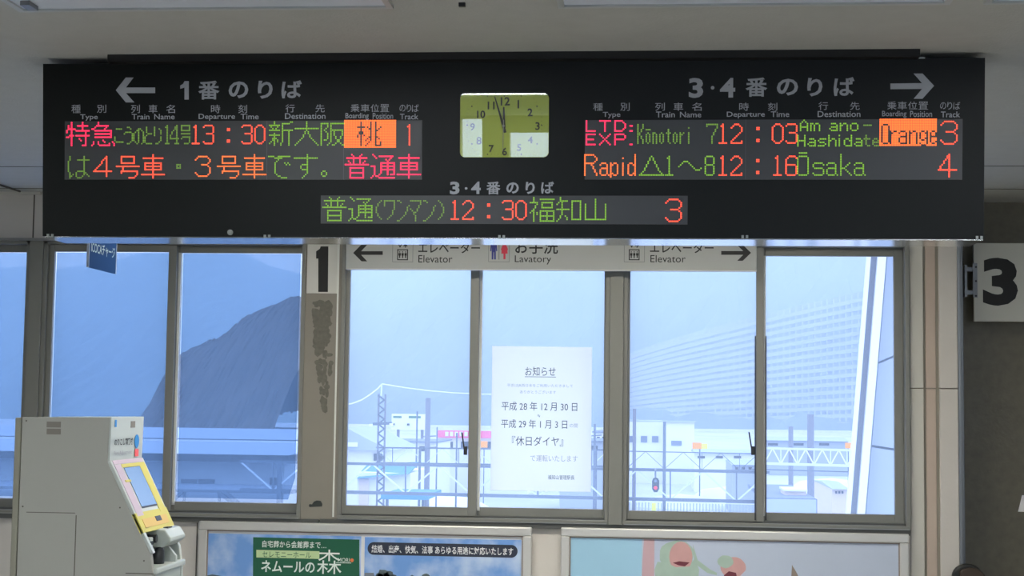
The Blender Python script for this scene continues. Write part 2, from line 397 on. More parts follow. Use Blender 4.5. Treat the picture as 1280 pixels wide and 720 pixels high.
fixture(X(1229, 4, yr), X(1229, 4, yr)+1.2, yr-.32, yr, False, 'unlit ceiling light in the top right corner of the photo')
put_s = MB().box(X(586, 1, 4.9)-.008, X(586, 1, 4.9)+.012, 4.70, 4.715, ZC-.012, ZC)
tag(put('ceiling_hook', put_s, 'dark_slot'), 'small dark hook on the ceiling between the unlit lights', 'hook')
for i, yy in enumerate((4.0, 2.7, 1.4)):
    for j, xx in enumerate((-4.3, -1.2, 1.9)):
        fixture(xx-.6, xx+.6, yy-.15, yy+.15, True, 'lit ceiling light in the %s row, %s' % (('nearest', 'middle', 'farthest')[i], ('on the left', 'in the middle', 'on the right')[j]))
for j, xx in enumerate((-1.35, .35)):  # unseen pair added to brighten the window wall and its frames
    fixture(xx-.6, xx+.6, 7.05, 7.35, 2, 'added fill light hidden behind the departure board, %s' % ('left one', 'right one')[j])
tag(put('ceiling_cable', MB().tube([P(-30, 222, 8.5).xy.to_3d()+Vector((0, 0, ZC-.01)), Vector((X(0, 229.5, 8.63), 8.63, ZC-.01)), Vector((X(25, 237, 8.9), 8.9, ZC-.01))], .006, 6), 'joint'), 'thin grey cable running along the ceiling at the left', 'cable')

# ------------------------------------------------------------------ departure board
S = .99; TI = .0833644
B0 = Vector((-2.21440*S, 5.53*S, .592498*S+1.6)); BW = (2.21440+1.166488)*S; BH = (1.228336-.592498)*S
bn = Vector((0, -math.cos(TI), -math.sin(TI))); bv = Vector((0, -math.sin(TI), math.cos(TI)))
BP = Plane(B0, (1, 0, 0), bv, bn)
top = BP.w(0, BH); yb = B0.y+.215
db = thing('departure_board', 'black hanging departure board with red and green dot lettering and a clock', 'departure board', (B0.x+BW/2, B0.y+.1, B0.z))
x0, x1 = B0.x, B0.x+BW
prof = [(B0.y, B0.z+.004), (yb, B0.z+.004), (yb, top.z), (top.y, top.z)]
put('housing', MB().prism([(x0, a, b) for a, b in prof], (BW, 0, 0)), 'board_black', db)
put('underside', MB().box(x0+.004, x1-.004, B0.y+.004, yb, B0.z, B0.z+.004), 'board_under', db)
put('mounting_base', MB().box(X(135, 68, 5.38), X(1150, 62, 5.38), 5.375, 5.66, top.z-.004, ZC), 'board_base', db)
for px, py in ((153, 77.5), (461, 77), (797, 75), (1140, 73)):
    u, v = BP.uv(px, py)
    put('top_clip', BP.box(MB(), u-.043, u+.043, BH-.002, BH+.0035, -.03, .006), 'clip', db)
for px, py in ((63, 294.5), (334, 295.5), (627, 296), (931, 296), (1224, 297)):
    mb = MB()
    for dx in (-4.2, 1.2): BP.pbox(mb, px+dx, py-2, px+dx+3, py+2, 0, .004)
    put('screw_clip', mb, 'clip', db)
u, v = BP.uv(288, 290.5)
put('round_magnet', MB().tube([BP.w(u, v, 0), BP.w(u, v, .006)], .010, 16), 'clip', db)
# header lettering and arrows
mb = MB()
BP.poly(mb, [(145, 112.8), (157.5, 97), (167, 97), (157.5, 109.5), (194, 109.5), (194, 116.4), (157.5, 116.4), (168, 128), (157.5, 128)], .0005, .0025)
put('left_arrow', mb, 'board_text', db)
mb = MB()
BP.poly(mb, [(1167.5, 107.3), (1153, 92), (1142, 92), (1152.5, 104), (1113, 104.5), (1113, 111.5), (1152.5, 111.2), (1142, 123.5), (1153, 123.5)], .0005, .0025)
put('right_arrow', mb, 'board_text', db)
mb = MB()
for i_, (s, a, b, c, d, of) in enumerate( (('1', 226, 101.5, 236.5, 124, .035), ('番', 248, 101, 274.5, 124.5, .02), ('の', 286, 101.8, 310.5, 123, .03), ('り', 322.5, 101, 341, 123.5, .03), ('ば', 352, 100.5, 377.5, 123, .025),
                      ('3', 861, 97.5, 879, 122.5, .035), ('・', 888.5, 107.5, 893, 112, .02), ('4', 900, 97.5, 919, 122, .03), ('番', 932, 97, 959, 121, .02), ('の', 971, 98.5, 997.5, 119.5, .03), ('り', 1009, 97.5, 1028, 120.5, .03), ('ば', 1042, 96.5, 1068, 120, .025),
                      ('3', 562.5, 227, 574.5, 243, .035), ('・', 581, 234, 584.5, 237, .02), ('4', 589, 227, 601, 242.5, .03), ('番', 608, 227, 625.5, 243, .02), ('の', 633, 228, 648.5, 242, .03), ('り', 657, 227.5, 668.5, 242.5, .03), ('ば', 676.5, 227, 692.5, 242, .025))):
    if i_ == 0: BP.poly(mb, [(236, 101.5), (231, 101.5), (229, 105), (225.5, 107), (225.5, 111), (230.8, 109.5), (230.8, 124.5), (236, 124.5)], .0005, .0025)
    else: text(mb, BP, s, a, b, c, d, offset=of)
    put('platform_lettering', mb, 'board_text', db); mb = MB()
mb = MB()
KJ = [('種', 89.5, 131, 101, 141.5), ('別', 121.5, 131, 133, 141), ('列', 164, 131, 175, 141.5), ('車', 186, 131, 197, 141.5), ('名', 208, 131, 219, 141.5), ('時', 264, 131, 275.5, 141.5), ('刻', 298, 131, 309, 141.5), ('行', 357, 130.5, 368.5, 140.5), ('先', 394.5, 130.5, 406, 140.5),
      ('乗', 438.5, 130.3, 449.5, 140), ('車', 451, 130.3, 462, 140), ('位', 463.5, 130.3, 474, 140), ('置', 475.5, 130.3, 486.5, 140), ('の', 499.5, 131, 507, 139.5), ('り', 508.5, 130.5, 514, 140), ('ば', 515, 130.5, 523.5, 140),
      ('種', 741.5, 129, 753.5, 138.5), ('別', 775.5, 128.5, 787, 138.5), ('列', 819, 128.5, 831, 138.5), ('車', 842, 128.5, 854, 138.5), ('名', 865, 128.5, 877, 138.5), ('時', 924, 128.5, 936, 138.5), ('刻', 960, 128.5, 971.5, 138.5), ('行', 1023, 127.5, 1035, 137.5), ('先', 1062.5, 127.5, 1074.5, 137.5),
      ('乗', 1109, 127, 1120.5, 137), ('車', 1122, 127, 1133.5, 137), ('位', 1135, 127, 1146.5, 137), ('置', 1148, 127, 1160, 137), ('の', 1175, 128, 1182.5, 136.5), ('り', 1184, 127.5, 1190, 137), ('ば', 1191.5, 127.5, 1200, 137)]
for s, a, b, c, d in KJ: put('column_heading', text(MB(), BP, s, a, b, c, d, offset=0.), 'board_text', db)
EN = [('Type', 100.5, 143, 122.5, 151), ('Train', 165, 142.5, 187, 149.3), ('Name', 193, 142.5, 218.5, 149.3), ('Departure', 248.5, 142.3, 294, 150.8), ('Time', 301, 142.3, 323.5, 149.2), ('Destination', 356.5, 141.5, 407, 148.8), ('Boarding', 432, 141.3, 461, 150), ('Position', 466, 141.3, 491.5, 148.7), ('Track', 500, 142.3, 523, 149.3),
      ('Type', 753.5, 140, 775.5, 148), ('Train', 820, 139.5, 843.5, 146.8), ('Name', 850, 139.8, 876.5, 146.8), ('Departure', 908.5, 139.6, 956, 148), ('Time', 963.5, 139.3, 986.5, 146.3), ('Destination', 1022, 138.8, 1075.5, 146.3), ('Boarding', 1102.5, 138.6, 1133, 147.5), ('Position', 1137.5, 138.6, 1165, 146.3), ('Track', 1176, 139.5, 1200, 146.8)]
for s, a, b, c, d in EN: put('column_heading', text(MB(), BP, s, a, b, c, d, offset=.008), 'board_text', db)

# dot-matrix glyphs: rows separated by '|', each a list of columns or ranges
GL = {
'特': (16, '3,10|3,10|1,3,7-13|1,3,10|1-5,10|0,3,6-14|0,3,12|3,12|2-4,6-14|0,1,3,12|3,8,12|3,9,12|3,12|3,12|3,10-12'),
'急': (16, '4|4|3-10|2,9|0,1,8|2-12|12|2-12|12|2-12||7|1,4,8,13|1,4,11,14|0,5-11,14'),
'号': (16, '|3-11|3,11|3,11|3,11|3-11||0-14|4|4|3-13|3,13|13|12|8-11'),
'車': (16, '7|7|1-13|7|7|2-12|2,7,12|2-12|2,7,12|2-12|7|7|0-14|7|7'),
'普': (16, '4,10|5,9|1-13|5,9|2,5,9,12|3,5,9,11|0-14||3-11|3,11|3,11|3-11|3,11|3,11|3-11'),
'通': (16, '1|2,5-13|3,12|9,11|10|6-14|6,10,14|0-2,6-14|2,6,10,14|2,6-14|2,6,10,14|2,6,10,14|2,5,10,12-14|1,3,4|0,5-14'),
'新': (16, '3,13,14|3,8-12|0-6,8|1,5,8|2,4,8|0-6,8-14|8,12|3,8,12|0-6,8,12|3,8,12|2-4,8,12|2,3,5,8,12|1,3,5,8,12|0,3,7,12|3,7,12'),
'大': (16, '7|7|7|7|0-14|7|6,8|6,8|5,9|5,9|4,10|3,11|2,12|1,13|0,14'),
'阪': (16, '|0-4,6-14|0,4,6|0,4,6|0,3,6|0,2,6-13|0,3,6,8,13|0,4,6,8,13|0,4,6,8,13|0,4,6,9,12|0,4,6,9,12|0,2,3,6,10,11|0,6,10,11|0,5,9,12|0,4,7,8,13,14'),
'桃': (16, '2,8,11|2,8,11|2,8,11|0-4,6,8,11,14|2,7,8,11,13|2,8,11,12|1-3,8,11|1-3,8,11|0,2,4,8,11|0,2,7,8,11,12|2,6,8,11,13|2,5,8,11|2,7,11,14|2,6,11,14|2,5,11-14'),
'福': (16, '2|2,6-14|2|0-4,7-13|4,7,13|3,7,13|3,7-13|2|1,2,6-14|0,2,4,6,10,14|2,4,6,10,14|2,6-14|2,6,10,14|2,6,10,14|2,6-14'),
'知': (16, '2|2|2-6,9-14|1,3,9,14|0,3,9,14|3,9,14|3,9,14|0-7,9,14|3,9,14|3,9,14|3,9,14|2,5,9,14|2,6,9,14|1,6,9-14|0'),
'山': (16, '|7|7|7|1,7,13|1,7,13|1,7,13|1,7,13|1,7,13|1,7,13|1,7,13|1,7,13|1,7,13|1-13|'),
'は': (16, '|1,10|1,10|1,6-13|0,10|0,10|0,10|0,10|0,10|0,10|0,6-10|1,5,10,11|1,3,5,10,12|1,2,5,9,13|1,6-8'),
'で': (16, '|0-3,6-13|4-8|6|5|4,10,12|4,11,13|4|4|4|4|4|5|6,7|8-11'),
'す': (16, '8|8|0-14|8|8|8|5-8|4,8|4,8|5-8|8|8|7|6|5'),
'。': (16, '||||||||||1-2|0,3|0,3|1-2|'),
'・': (16, '||||||6-8|6,8|6-8||||||'),
'こ': (6, '||||1-4|||||0|0|0|1-5||'),
'う': (6, '|||2-3|4||1-4|0,5|5|5|5|5|4|2-3|'),
'の': (7, '||||3-4|2,3,5|1,3,6|0,3,6|0,3,6|0,3,6|0,3,6|0,3,6|1,3,6|2,5|'),
'と': (6, '|||1|1|1|1|2-4|1|0|0|0|0|1-4|'),
'り': (6, '|||0|0,3|0,4|0,4|0,4|0|4|4|4|3|1-2|'),
'1n': (4, '||2|1,2|2|2|2|2|2|2|2|2|2|1-3|'),
'4n': (7, '||4|3,4|3,4|2,4|1,4|1,4|0,4|0,4|0-5|4|4|3-5|'),
'号n': (6, '||0-5|0,5|0,5|0-5||0-5||1-5|0,5|5|5|2-4|'),
'1': (8, '||3|2-3|3|3|3|3|3|3|3|3|3|1-5|'),
'2': (8, '||2-4|1,5|0,6|6|6|5|4|3|2|1|0,6|0-6|'),
'3': (8, '||1-5|0,6|6|6|6|2-5|6|6|6|6|0,6|1-5|'),
'0': (8, '||2-4|1,5|0,6|0,6|0,6|0,6|0,6|0,6|0,6|0,6|1,5|2-4|'),
'6': (8, '||2-5|1,6|0|0|0|0-5|0,6|0,6|0,6|0,6|0,6|1-5|'),
'8': (8, '||1-4|0,5|0,5|0,5|0,5|1-4|0,5|0,5|0,5|0,5|0,5|1-4|'),
'7': (8, '||0-6|0,6|6|5|5|4|4|3|3|3|3|3|'),
':': (16, '||||7,8|7,8||||||7,8|7,8||'),
'4w': (16, '|7|6,7|6,7|5,7|4,7|4,7|3,7|2,7|2,7|1-11|7|7|7|7'),
'3w': (16, '|4-9|3,10|2,11|11|11|10|5-9|10|11|11|11|2,11|3,10|4-9'),
'1w': (16, '||8|7,8|8|8|8|8|8|8|8|8|8|8|8'),
'4W': (16, '|9|8,9|7,9|6,9|6,9|5,9|4,9|3,9|2,9|1-12|9|9|9|'),
'3W': (16, '|5-10|4,11|3,12|12|11|7-10|11|12|12|12|3,12|4,11|5-10|'),
'(': (8, '||6|5|4|4|3|3|3|3|4|4|5|6|'),
')': (8, '||1|2|3|3|4|4|4|4|3|3|2|1|'),
'ワ': (8, '||0-6|0,6|0,6|0,6|6|6|5|5|5|4|3|2|'),
'ン': (8, '||0,1|2||7|6|6|6|5|5|4|3|2|0,1'),
'マ': (8, '||0-6|6|6|5|5|0,4|1,4|2,3|2|3|3|3|3'),
'△': (16, '||7|6,8|6,8|5,9|5,9|4,10|4,10|3,11|3,11|2,12|1,13|0-14|'),
'～': (16, '|||||3-5|2,6|1,7|0,8|9,13|10-12||||'),
'R': (9, '|0-5|0,6|0,7|0,7|0,6|0-5|0,4|0,5|0,5|0,6|0,6|0,7|0,7|'),
'a': (6, '||||||1-3|0,4|4|1-4|0,4|0,4|0,4|1-3,5|'),
'p': (6, '||||||0,2-3|0,1,4|0,4|0,4|0,4|0,4|0,1,4|0,2,3|0'),
'i': (4, '|||1|||1|1|1|1|1|1|1|1|'),
'd': (6, '|4|4|4|4|4|1,2,4|0,3,4|0,4|0,4|0,4|0,4|0,3,4|1,2,4|'),
'Ō': (9, '1-5||1-5|0,6|0,6|0,6|0,6|0,6|0,6|0,6|0,6|0,6|0,6|1-5|'),
's': (8, '||||||1-5|0,6|0|1-5|6|6|0,6|1-5|'),
'A8': (8, '||||||1-4|0,5|5|1-5|0,5|0,5|0,5|1-4,6|'),
'k': (8, '|0|0|0|0|0|0,5|0,4|0,3|0-2|0,3|0,4|0,5|0,6|'),
'K4': (5, '||0,3|0,3|0,3|0,2|0,2|0-1|0-1|0,2|0,2|0,3|0,3|0,3|'),
'ō4': (4, '|||||0-2||1|0,2|0,2|0,2|0,2|0,2|1|'),
'o4': (4, '|||||||1|0,2|0,2|0,2|0,2|0,2|1|'),
'n4': (4, '|||||||0,1|0,2|0,2|0,2|0,2|0,2|0,2|'),
't4': (4, '|||||1|1|0-2|1|1|1|1|1|2|'),
'r4': (4, '|||||||0,2|0,1|0|0|0|0|0|'),
'i4': (3, '||||1|||1|1|1|1|1|1|1|'),
'O5': (6, '||1-3|0,4|0,4|0,4|0,4|0,4|0,4|0,4|0,4|0,4|0,4|1-3|'),
'r5': (5, '||||||0,2,3|0,1|0|0|0|0|0|0|'),
'n5': (6, '||||||0,2-3|0,1,4|0,4|0,4|0,4|0,4|0,4|0,4|'),
'a5': (6, '||||||1-3|0,4|4|1-4|0,4|0,4|0,4|1-4|'),
'g5': (6, '||||||1,2,4|0,3,4|0,4|0,4|0,3,4|1,2,4|4|0,4|1-3'),
'e5': (5, '||||||1-2|0,3|0,3|0-3|0|0|0,3|1-2|'),
# seven-row letters for the two-line cells
'sL': (8, '0|0|0|0|0|0|0-5'), 'sT': (9, '0-6|3|3|3|3|3|3'), 'sD': (9, '0-4|0,5|0,6|0,6|0,6|0,5|0-4'), 'sE': (8, '0-5|0|0|0-4|0|0|0-5'),
'sX': (9, '0,6|1,5|2,4|3|2,4|1,5|0,6'), 'sP': (9, '0-5|0,6|0,6|0-5|0|0|0'), 's:': (3, '|||0,1|||0,1'), 's.': (3, '||||||0,1'),
'sA': (6, '2|1,3|0,4|0,4|0-4|0,4|0,4'), 'sm': (7, '||0,1,3,4|0,2,5|0,2,5|0,2,5|0,2,5'), 'sa': (6, '||1-3|4|1-4|0,4|1-4'), 'sn': (6, '||0,2,3|0,1,4|0,4|0,4|0,4'), 'so': (6, '||1-3|0,4|0,4|0,4|1-3'), 's-': (6, '|||0-4|||'),
'sH': (6, '0,4|0,4|0,4|0-4|0,4|0,4|0,4'), 'ss': (6, '||1-4|0|1-3|4|0-3'), 'sh': (6, '0|0|0,2,3|0,1,4|0,4|0,4|0,4'), 'si': (3, '0||0|0|0|0|0'), 'sd': (6, '4|4|1,2,4|0,3,4|0,4|0,4|1-4'), 'st': (5, '1|1|0-3|1|1|1|2-3'), 'se': (5, '||1-2|0,3|0-3|0|1-3'),
}
def cells(g):
    w_, s = GL[g]; out = []
    for r, row in enumerate(s.split('|')):
        for it in row.split(','):
            if not it: continue
            a, b = (it.split('-')+[None])[:2] if '-' in it else (it, it)
            out += [(c, r) for c in range(int(a), int(b)+1)]
    return w_, out
def dot(mb, pl, u, v, r):
    k = len(mb.v); q = r*.72
    for a, b in ((-r, -q), (-q, -r), (q, -r), (r, -q), (r, q), (q, r), (-q, r), (-r, q)): mb.v.append(tuple(pl.w(u+a, v+b, .0026)))
    mb.f.append(tuple(range(k, k+8)))
class Led:
    def __init__(s, x0, y0, x1, y1, label):
        s.mbs = {}
        s.o = put('display_panel', BP.pbox(MB(), x0, y0, x1, y1, -.001, .0012), 'led_panel', db)
        s.o['label'] = label
    def grid(s, gx, gy, p): s.gy = gy; s.u0, s.v0 = BP.uv(gx, gy); s.p = p*BP_PX(gx, gy)
    def run(s, px, row, glyphs, m, adv=0):
        mb = s.mbs.setdefault(m, MB()); col = (BP.uv(px, s.gy)[0]-s.u0)/s.p
        for g in glyphs:
            w_, cs = cells(g)
            for c, r in cs: dot(mb, BP, s.u0+(col+c)*s.p, s.v0-(row+r)*s.p, s.p*.40)
            col += w_+adv
    def block(s, px, row, w_, h_, m, dark):
        col = (BP.uv(px, s.gy)[0]-s.u0)/s.p; mb = s.mbs.setdefault(m, MB()); dk = set(dark)
        for r in range(h_):
            for c in range(w_):
                if (c, r) not in dk: dot(mb, BP, s.u0+(col+c)*s.p, s.v0-(row+r)*s.p, s.p*.43)
    def done(s):
        for m, mb in s.mbs.items():
            o = put('lit_dots', mb, m, s.o); o['kind'] = 'stuff'
def BP_PX(x, y): return (BP.uv(x+10, y)[0]-BP.uv(x, y)[0])/10
# left panel
L = Led(81, 151, 527.5, 224.5, 'left dot display of the board, two rows')
L.grid(84, 153.5, 1.965)
L.run(84, 0, ['特', '急'], 'led_crimson'); L.run(144, 0, ['こ', 'う', 'の', 'と', 'り', '1n', '4n', '号n'], 'led_dimgreen')
L.run(239, 0, ['1', '3', ':', '3', '0'], 'led_red')
L.run(337.3, 0, ['新', '大', '阪'], 'led_green')
w_, cs = cells('桃'); L.block(431.3, -.7, 32, 17, 'led_orange', [(c+8, r+1) for c, r in cs])
L.run(495.7, 0, ['1w'], 'led_red')
L.run(86, 20, ['は'], 'led_dimgreen'); L.run(116, 20, ['4W'], 'led_red'); L.run(146.3, 20, ['号', '車'], 'led_red'); L.run(209.8, 20, ['・'], 'led_dimgreen'); L.run(239, 20, ['3W'], 'led_orange'); L.run(272.5, 20, ['号', '車'], 'led_orange')
L.run(336.3, 20, ['で', 'す'], 'led_green'); L.run(402.5, 20, ['。'], 'led_green'); L.run(432.2, 20, ['普', '通', '車'], 'led_crimson')
L.done()
R = Led(731, 149.5, 1203, 224.5, 'right dot display of the board, two rows')
R.grid(733.5, 151.3, 2.10)
R.run(733.2, 0, ['sL', 'sT', 'sD', 's:'], 'led_crimson'); R.run(733.2, 8, ['sE', 'sX', 'sP', 's.'], 'led_crimson')
R.run(797.5, .3, ['K4', 'ō4', 'n4', 'o4', 't4', 'o4', 'r4', 'i4'], 'led_dimgreen'); R.run(883.7, .3, ['7'], 'led_dimgreen')
R.run(897.4, .3, ['1', '2', ':', '0', '3'], 'led_red')
R.run(1000.7, 0, ['sA', 'sm'], 'led_green'); R.run(1037.5, 0, ['sa', 'sn', 'so'], 'led_green'); R.run(1080, 0, ['s-'], 'led_dimgreen')
R.run(997.5, 9, ['sH', 'sa', 'ss', 'sh', 'si', 'sd', 'sa'], 'led_green'); R.run(1080.5, 9, ['st', 'se'], 'led_dimgreen')
dk = []
for g, c0 in (('O5', 1), ('r5', 6), ('a5', 11), ('n5', 17), ('g5', 23), ('e5', 29)):
    w_, cs = cells(g); dk += [(c+c0, r+1) for c, r in cs]
R.block(1100.3, -.3, 33, 16, 'led_orange', dk)
R.run(1172, 0, ['3w'], 'led_red')
R.run(731.5, 19.2, ['R', 'a', 'p', 'i', 'd'], 'led_orange', .2); R.run(800, 19.2, ['△'], 'led_green'); R.run(830.5, 19.2, ['1'], 'led_green'); R.run(849, 19.2, ['～'], 'led_green'); R.run(882, 19.2, ['8'], 'led_green')
R.run(897.4, 19.2, ['1', '2', ':', '1', '6'], 'led_red'); R.run(997.5, 19.2, ['Ō', 's', 'A8', 'k', 'A8'], 'led_green')
R.run(1171.5, 19.2, ['4w'], 'led_red')
R.done()
C = Led(401, 244.5, 859.5, 280, 'lower middle dot display of the board, one row')
C.grid(405, 246.8, 2.03)
C.run(404, 0, ['普', '通'], 'led_green'); C.run(464.5, 0, ['(', 'ワ', 'ン', 'マ', 'ン', ')'], 'led_dimgreen')
C.run(562.6, 0, ['1', '2', ':', '3', '0'], 'led_red'); C.run(663.2, 0, ['福', '知', '山'], 'led_green'); C.run(828.3, 0, ['3w'], 'led_red')
C.done()
# thin joints between display modules
for px, a, b in ((333.7, 151, 224.5), (429.5, 151, 224.5), (932, 149.5, 224.5)):
    put('module_joint', BP.pbox(MB(), px-.25, a, px+.25, b, .001, .0014), 'led_panel_joint', db)

# clock set into the board
def rrect(u0, v0, u1, v1, r, n=6):
    pts = []
    for cx_, cy_, a0 in ((u1-r, v1-r, 0), (u0+r, v1-r, 90), (u0+r, v0+r, 180), (u1-r, v0+r, 270)):
        for i in range(n+1):
            a = math.radians(a0+90*i/n); pts.append((cx_+r*math.cos(a), cy_+r*math.sin(a)))
    return pts
u0, v1 = BP.uv(575.5, 117); u1, v0 = BP.uv(685.7, 196.5)
ck = put('clock_face', BP.ppoly(MB(), rrect(u0, v0, u1, v1, .018), -.001, .002), 'clock_face', db)
ck['label'] = 'olive clock face with black numerals'
CX, CY = 629.6, 157.5
mb = MB()
for s, x, y, h_ in (('12', 631.7, 126.7, 10.5), ('1', 648, 130.3, 10.5), ('2', 662.7, 140.5, 9.8), ('3', 672, 157.7, 10), ('6', 630.8, 189.5, 10), ('7', 614.2, 186, 9.5), ('8', 598.8, 176, 9.5), ('9', 590.7, 158.7, 9), ('10', 601.5, 143, 9.5), ('11', 614, 132, 9.8), ('5', 649, 184.5, 8.5), ('4', 663, 175, 8.5)):
    vs, fs, (a0, a1, b0, b1) = textmesh(s, .022); ww = h_*(a1-a0)/(b1-b0)*1.0
    put('numeral', text(MB(), BP, s, x-ww/2, y-h_/2, x+ww/2, y+h_/2, .0028, .022), 'ink', ck)
mb = MB()
for i in range(60):
    a = i*math.pi/30; s_, c_ = math.sin(a), -math.cos(a)
    k = min(46.5/abs(s_) if s_ else 1e9, 36.5/abs(c_) if c_ else 1e9, 49.5 if i % 5 else 47)
    x, y = CX+1+s_*k, CY-1+c_*k; u, v = BP.uv(x, y); r = .0026 if i % 5 == 0 else .0011
    mb.tube([BP.w(u, v, .002), BP.w(u, v, .0028)], r, 8)
o = put('minute_dots', mb, 'ink', ck); o['kind'] = 'stuff'
def hand(name, tip, tail, w0, w1, m, d):
    (xa, ya), (xb, yb_) = tip, tail; dx, dy = xa-xb, ya-yb_; l = math.hypot(dx, dy); nx, ny = -dy/l, dx/l
    put(name, BP.poly(MB(), [(xa+nx*w1, ya+ny*w1), (xa-nx*w1, ya-ny*w1), (xb-nx*w0, yb_-ny*w0), (xb+nx*w0, yb_+ny*w0)], d, d+.001), m, ck)
hand('hour_hand', (629.8, 134), (630.3, 160), 1.8, .9, 'ink', .0035)
hand('minute_hand', (618.6, 121), (631.8, 166), 1.7, .6, 'ink', .005)
hand('second_hand', (628.8, 189), (629.6, 150), .45, .35, 'white_hand', .0065)
u, v = BP.uv(CX, CY); put('hub', MB().tube([BP.w(u, v, .002), BP.w(u, v, .009)], .004, 12), 'white_hand', ck)
# clear cover over the clock that mirrors the bright room behind
glassmat('clock_glass', (.96, .97, .96), 0., gloss=.13, rough=.01)
put('cover_glass', BP.ppoly(MB(), rrect(u0, v0, u1, v1, .018), .011, .0125), 'clock_glass', ck)

# ------------------------------------------------------------------ lift and lavatory sign
SY = 8.86
SP = Plane((0, SY, 0), (1, 0, 0), (0, 0, 1), (0, -1, 0))
zb_ = Z(690, 337, SY); zt_ = zb_+.20
xl_, xr_ = X(432.5, 322, SY), X(946, 322, SY)
es = thing('direction_sign', 'long grey direction sign to lift and lavatory, mounted above the middle windows', 'sign', ((xl_+xr_)/2, SY+.02, zb_))
put('sign_board', MB().box(xl_, xr_, SY, SY+.05, zb_, zt_), 'sign_grey', es, bevel=.003)
put('rim', MB().box(xl_, xr_, SY-.003, SY+.05, zb_-.004, zb_+.001), 'sign_white', es)
for hx in (xl_+.3, xr_-.3): put('bracket', MB().box(hx-.02, hx+.02, SY+.05, WY-.03, zt_-.06, zt_-.03), 'frame_dark', es)
put('left_arrow', SP.poly(MB(), [(441.5, 316.2), (451.5, 306), (459, 306), (451.5, 314), (478.5, 314), (478.5, 318.6), (451.5, 318.6), (459, 326.7), (452, 326.7)], 0, .0015), 'ink', es)
put('right_arrow', SP.poly(MB(), [(938.8, 316), (929, 306.5), (921.5, 306.5), (929, 313.8), (901.5, 313.8), (901.5, 318.5), (929, 318.5), (921.5, 326), (928.5, 326)], 0, .0015), 'ink', es)
mb = MB()
for s, a, b, c, d, of in (('エレベーター', 523, 303, 600, 316.5, .012), ('Elevator', 523, 319, 565.5, 328.3, .0), ('お手洗', 644, 298.5, 697.5, 317.5, .012), ('Lavatory', 643.5, 319.3, 689, 330.5, 0.), ('エレベーター', 812.5, 303, 892, 316.3, .012), ('Elevator', 813, 319, 857, 328, 0.)):
    put('lettering', text(MB(), SP, s, a, b, c, d, .001, of), 'ink', es)
def outline(mb, x0, y0, x1, y1, t):
    SP.pbox(mb, x0, y0, x1, y0+t, 0, .001); SP.pbox(mb, x0, y1-t, x1, y1, 0, .001); SP.pbox(mb, x0, y0+t, x0+t, y1-t, 0, .001); SP.pbox(mb, x1-t, y0+t, x1, y1-t, 0, .001)
for bx in (490.5, 780):
    mb = MB(); outline(mb, bx, 298, bx+26, 327.8, .7); put('icon_border', mb, 'icon_line', es)
    mb = MB(); outline(mb, bx+6, 311.6, bx+19.5, 325.3, 1.2)
    for k in range(3):
        x_ = bx+9+k*3.7; SP.pbox(mb, x_-.6, 316.5, x_+.8, 322.5, 0, .001); SP.pbox(mb, x_-1.3, 316.3, x_+1.5, 319.5, 0, .0012); SP.pbox(mb, x_-.5, 314.2, x_+.7, 315.6, 0, .001)
    SP.poly(mb, [(bx+6.5, 304.5), (bx+8, 304.5), (bx+9.5, 307.5), (bx+11.2, 304.5), (bx+12.5, 304.5), (bx+9.6, 309.8)], 0, .001)
    SP.poly(mb, [(bx+16.3, 303.8), (bx+19.3, 308), (bx+17.8, 308), (bx+16.3, 306), (bx+14.8, 308), (bx+13.4, 308)], 0, .001)
    SP.pbox(mb, bx+8.9, 300, bx+10.2, 305, 0, .001); SP.pbox(mb, bx+15.7, 306, bx+17, 309.5, 0, .001)
    put('lift_symbol', mb, 'ink', es)
mb = MB(); outline(mb, 610.5, 298, 637, 327.6, .7); SP.pbox(mb, 623.2, 300, 624.4, 324.5, 0, .001); put('icon_border', mb, 'icon_line', es)
def person_icon(cx_, m, skirt):
    mb = MB()
    r = [(cx_+1.9*math.cos(a), 303.2+1.9*math.sin(a)) for a in [i*math.pi/5 for i in range(10)]]
    SP.poly(mb, r, 0, .001)
    if skirt: SP.poly(mb, [(cx_-2, 305.6), (cx_+2, 305.6), (cx_+4.6, 312), (cx_+3.6, 312.8), (cx_+4, 317), (cx_+1.3, 317), (cx_+1.3, 324), (cx_-1.3, 324), (cx_-1.3, 317), (cx_-4, 317), (cx_-3.6, 312.8), (cx_-4.6, 312)], 0, .001)
    else: SP.poly(mb, [(cx_-3.8, 305.6), (cx_+3.8, 305.6), (cx_+4.4, 314), (cx_+3, 314), (cx_+2.6, 309), (cx_+2.6, 324.3), (cx_+.6, 324.3), (cx_+.3, 315), (cx_-.3, 315), (cx_-.6, 324.3), (cx_-2.6, 324.3), (cx_-2.6, 309), (cx_-3, 314), (cx_-4.4, 314)], 0, .001)
    put('figure_symbol', mb, m, es)
person_icon(617.2, 'blue_person', False); person_icon(630.6, 'red_person', True)

# ------------------------------------------------------------------ platform number signs
P1 = Plane((0, WY-.024, 0), (1, 0, 0), (0, 0, 1), (0, -1, 0))
n1 = thing('platform_number_sign', 'white plate with a black number 1 on the panel between the windows', 'sign', P1.w(*P1.uv(404, 366), 0))
put('plate', P1.pbox(MB(), 384, 298, 421.8, 366.8, -.003, .003), 'sign_white', n1, bevel=.001)
put('numeral', P1.poly(MB(), [(410.6, 308), (401, 308), (400, 311), (395.3, 314.3), (395.3, 323.3), (398, 323.3), (398, 365), (410, 365)], .003, .004), 'ink', n1)
P3 = Plane((0, 9.22, 0), (1, 0, 0), (0, 0, 1), (0, -1, 0))
n3 = thing('platform_number_sign', 'white plate with a black number 3 on the brown wall at the right', 'sign', P3.w(*P3.uv(1250, 402), 0))
put('plate', P3.pbox(MB(), 1217, 304, 1290, 402, -.02, .003), 'sign_white3', n3, bevel=.002)
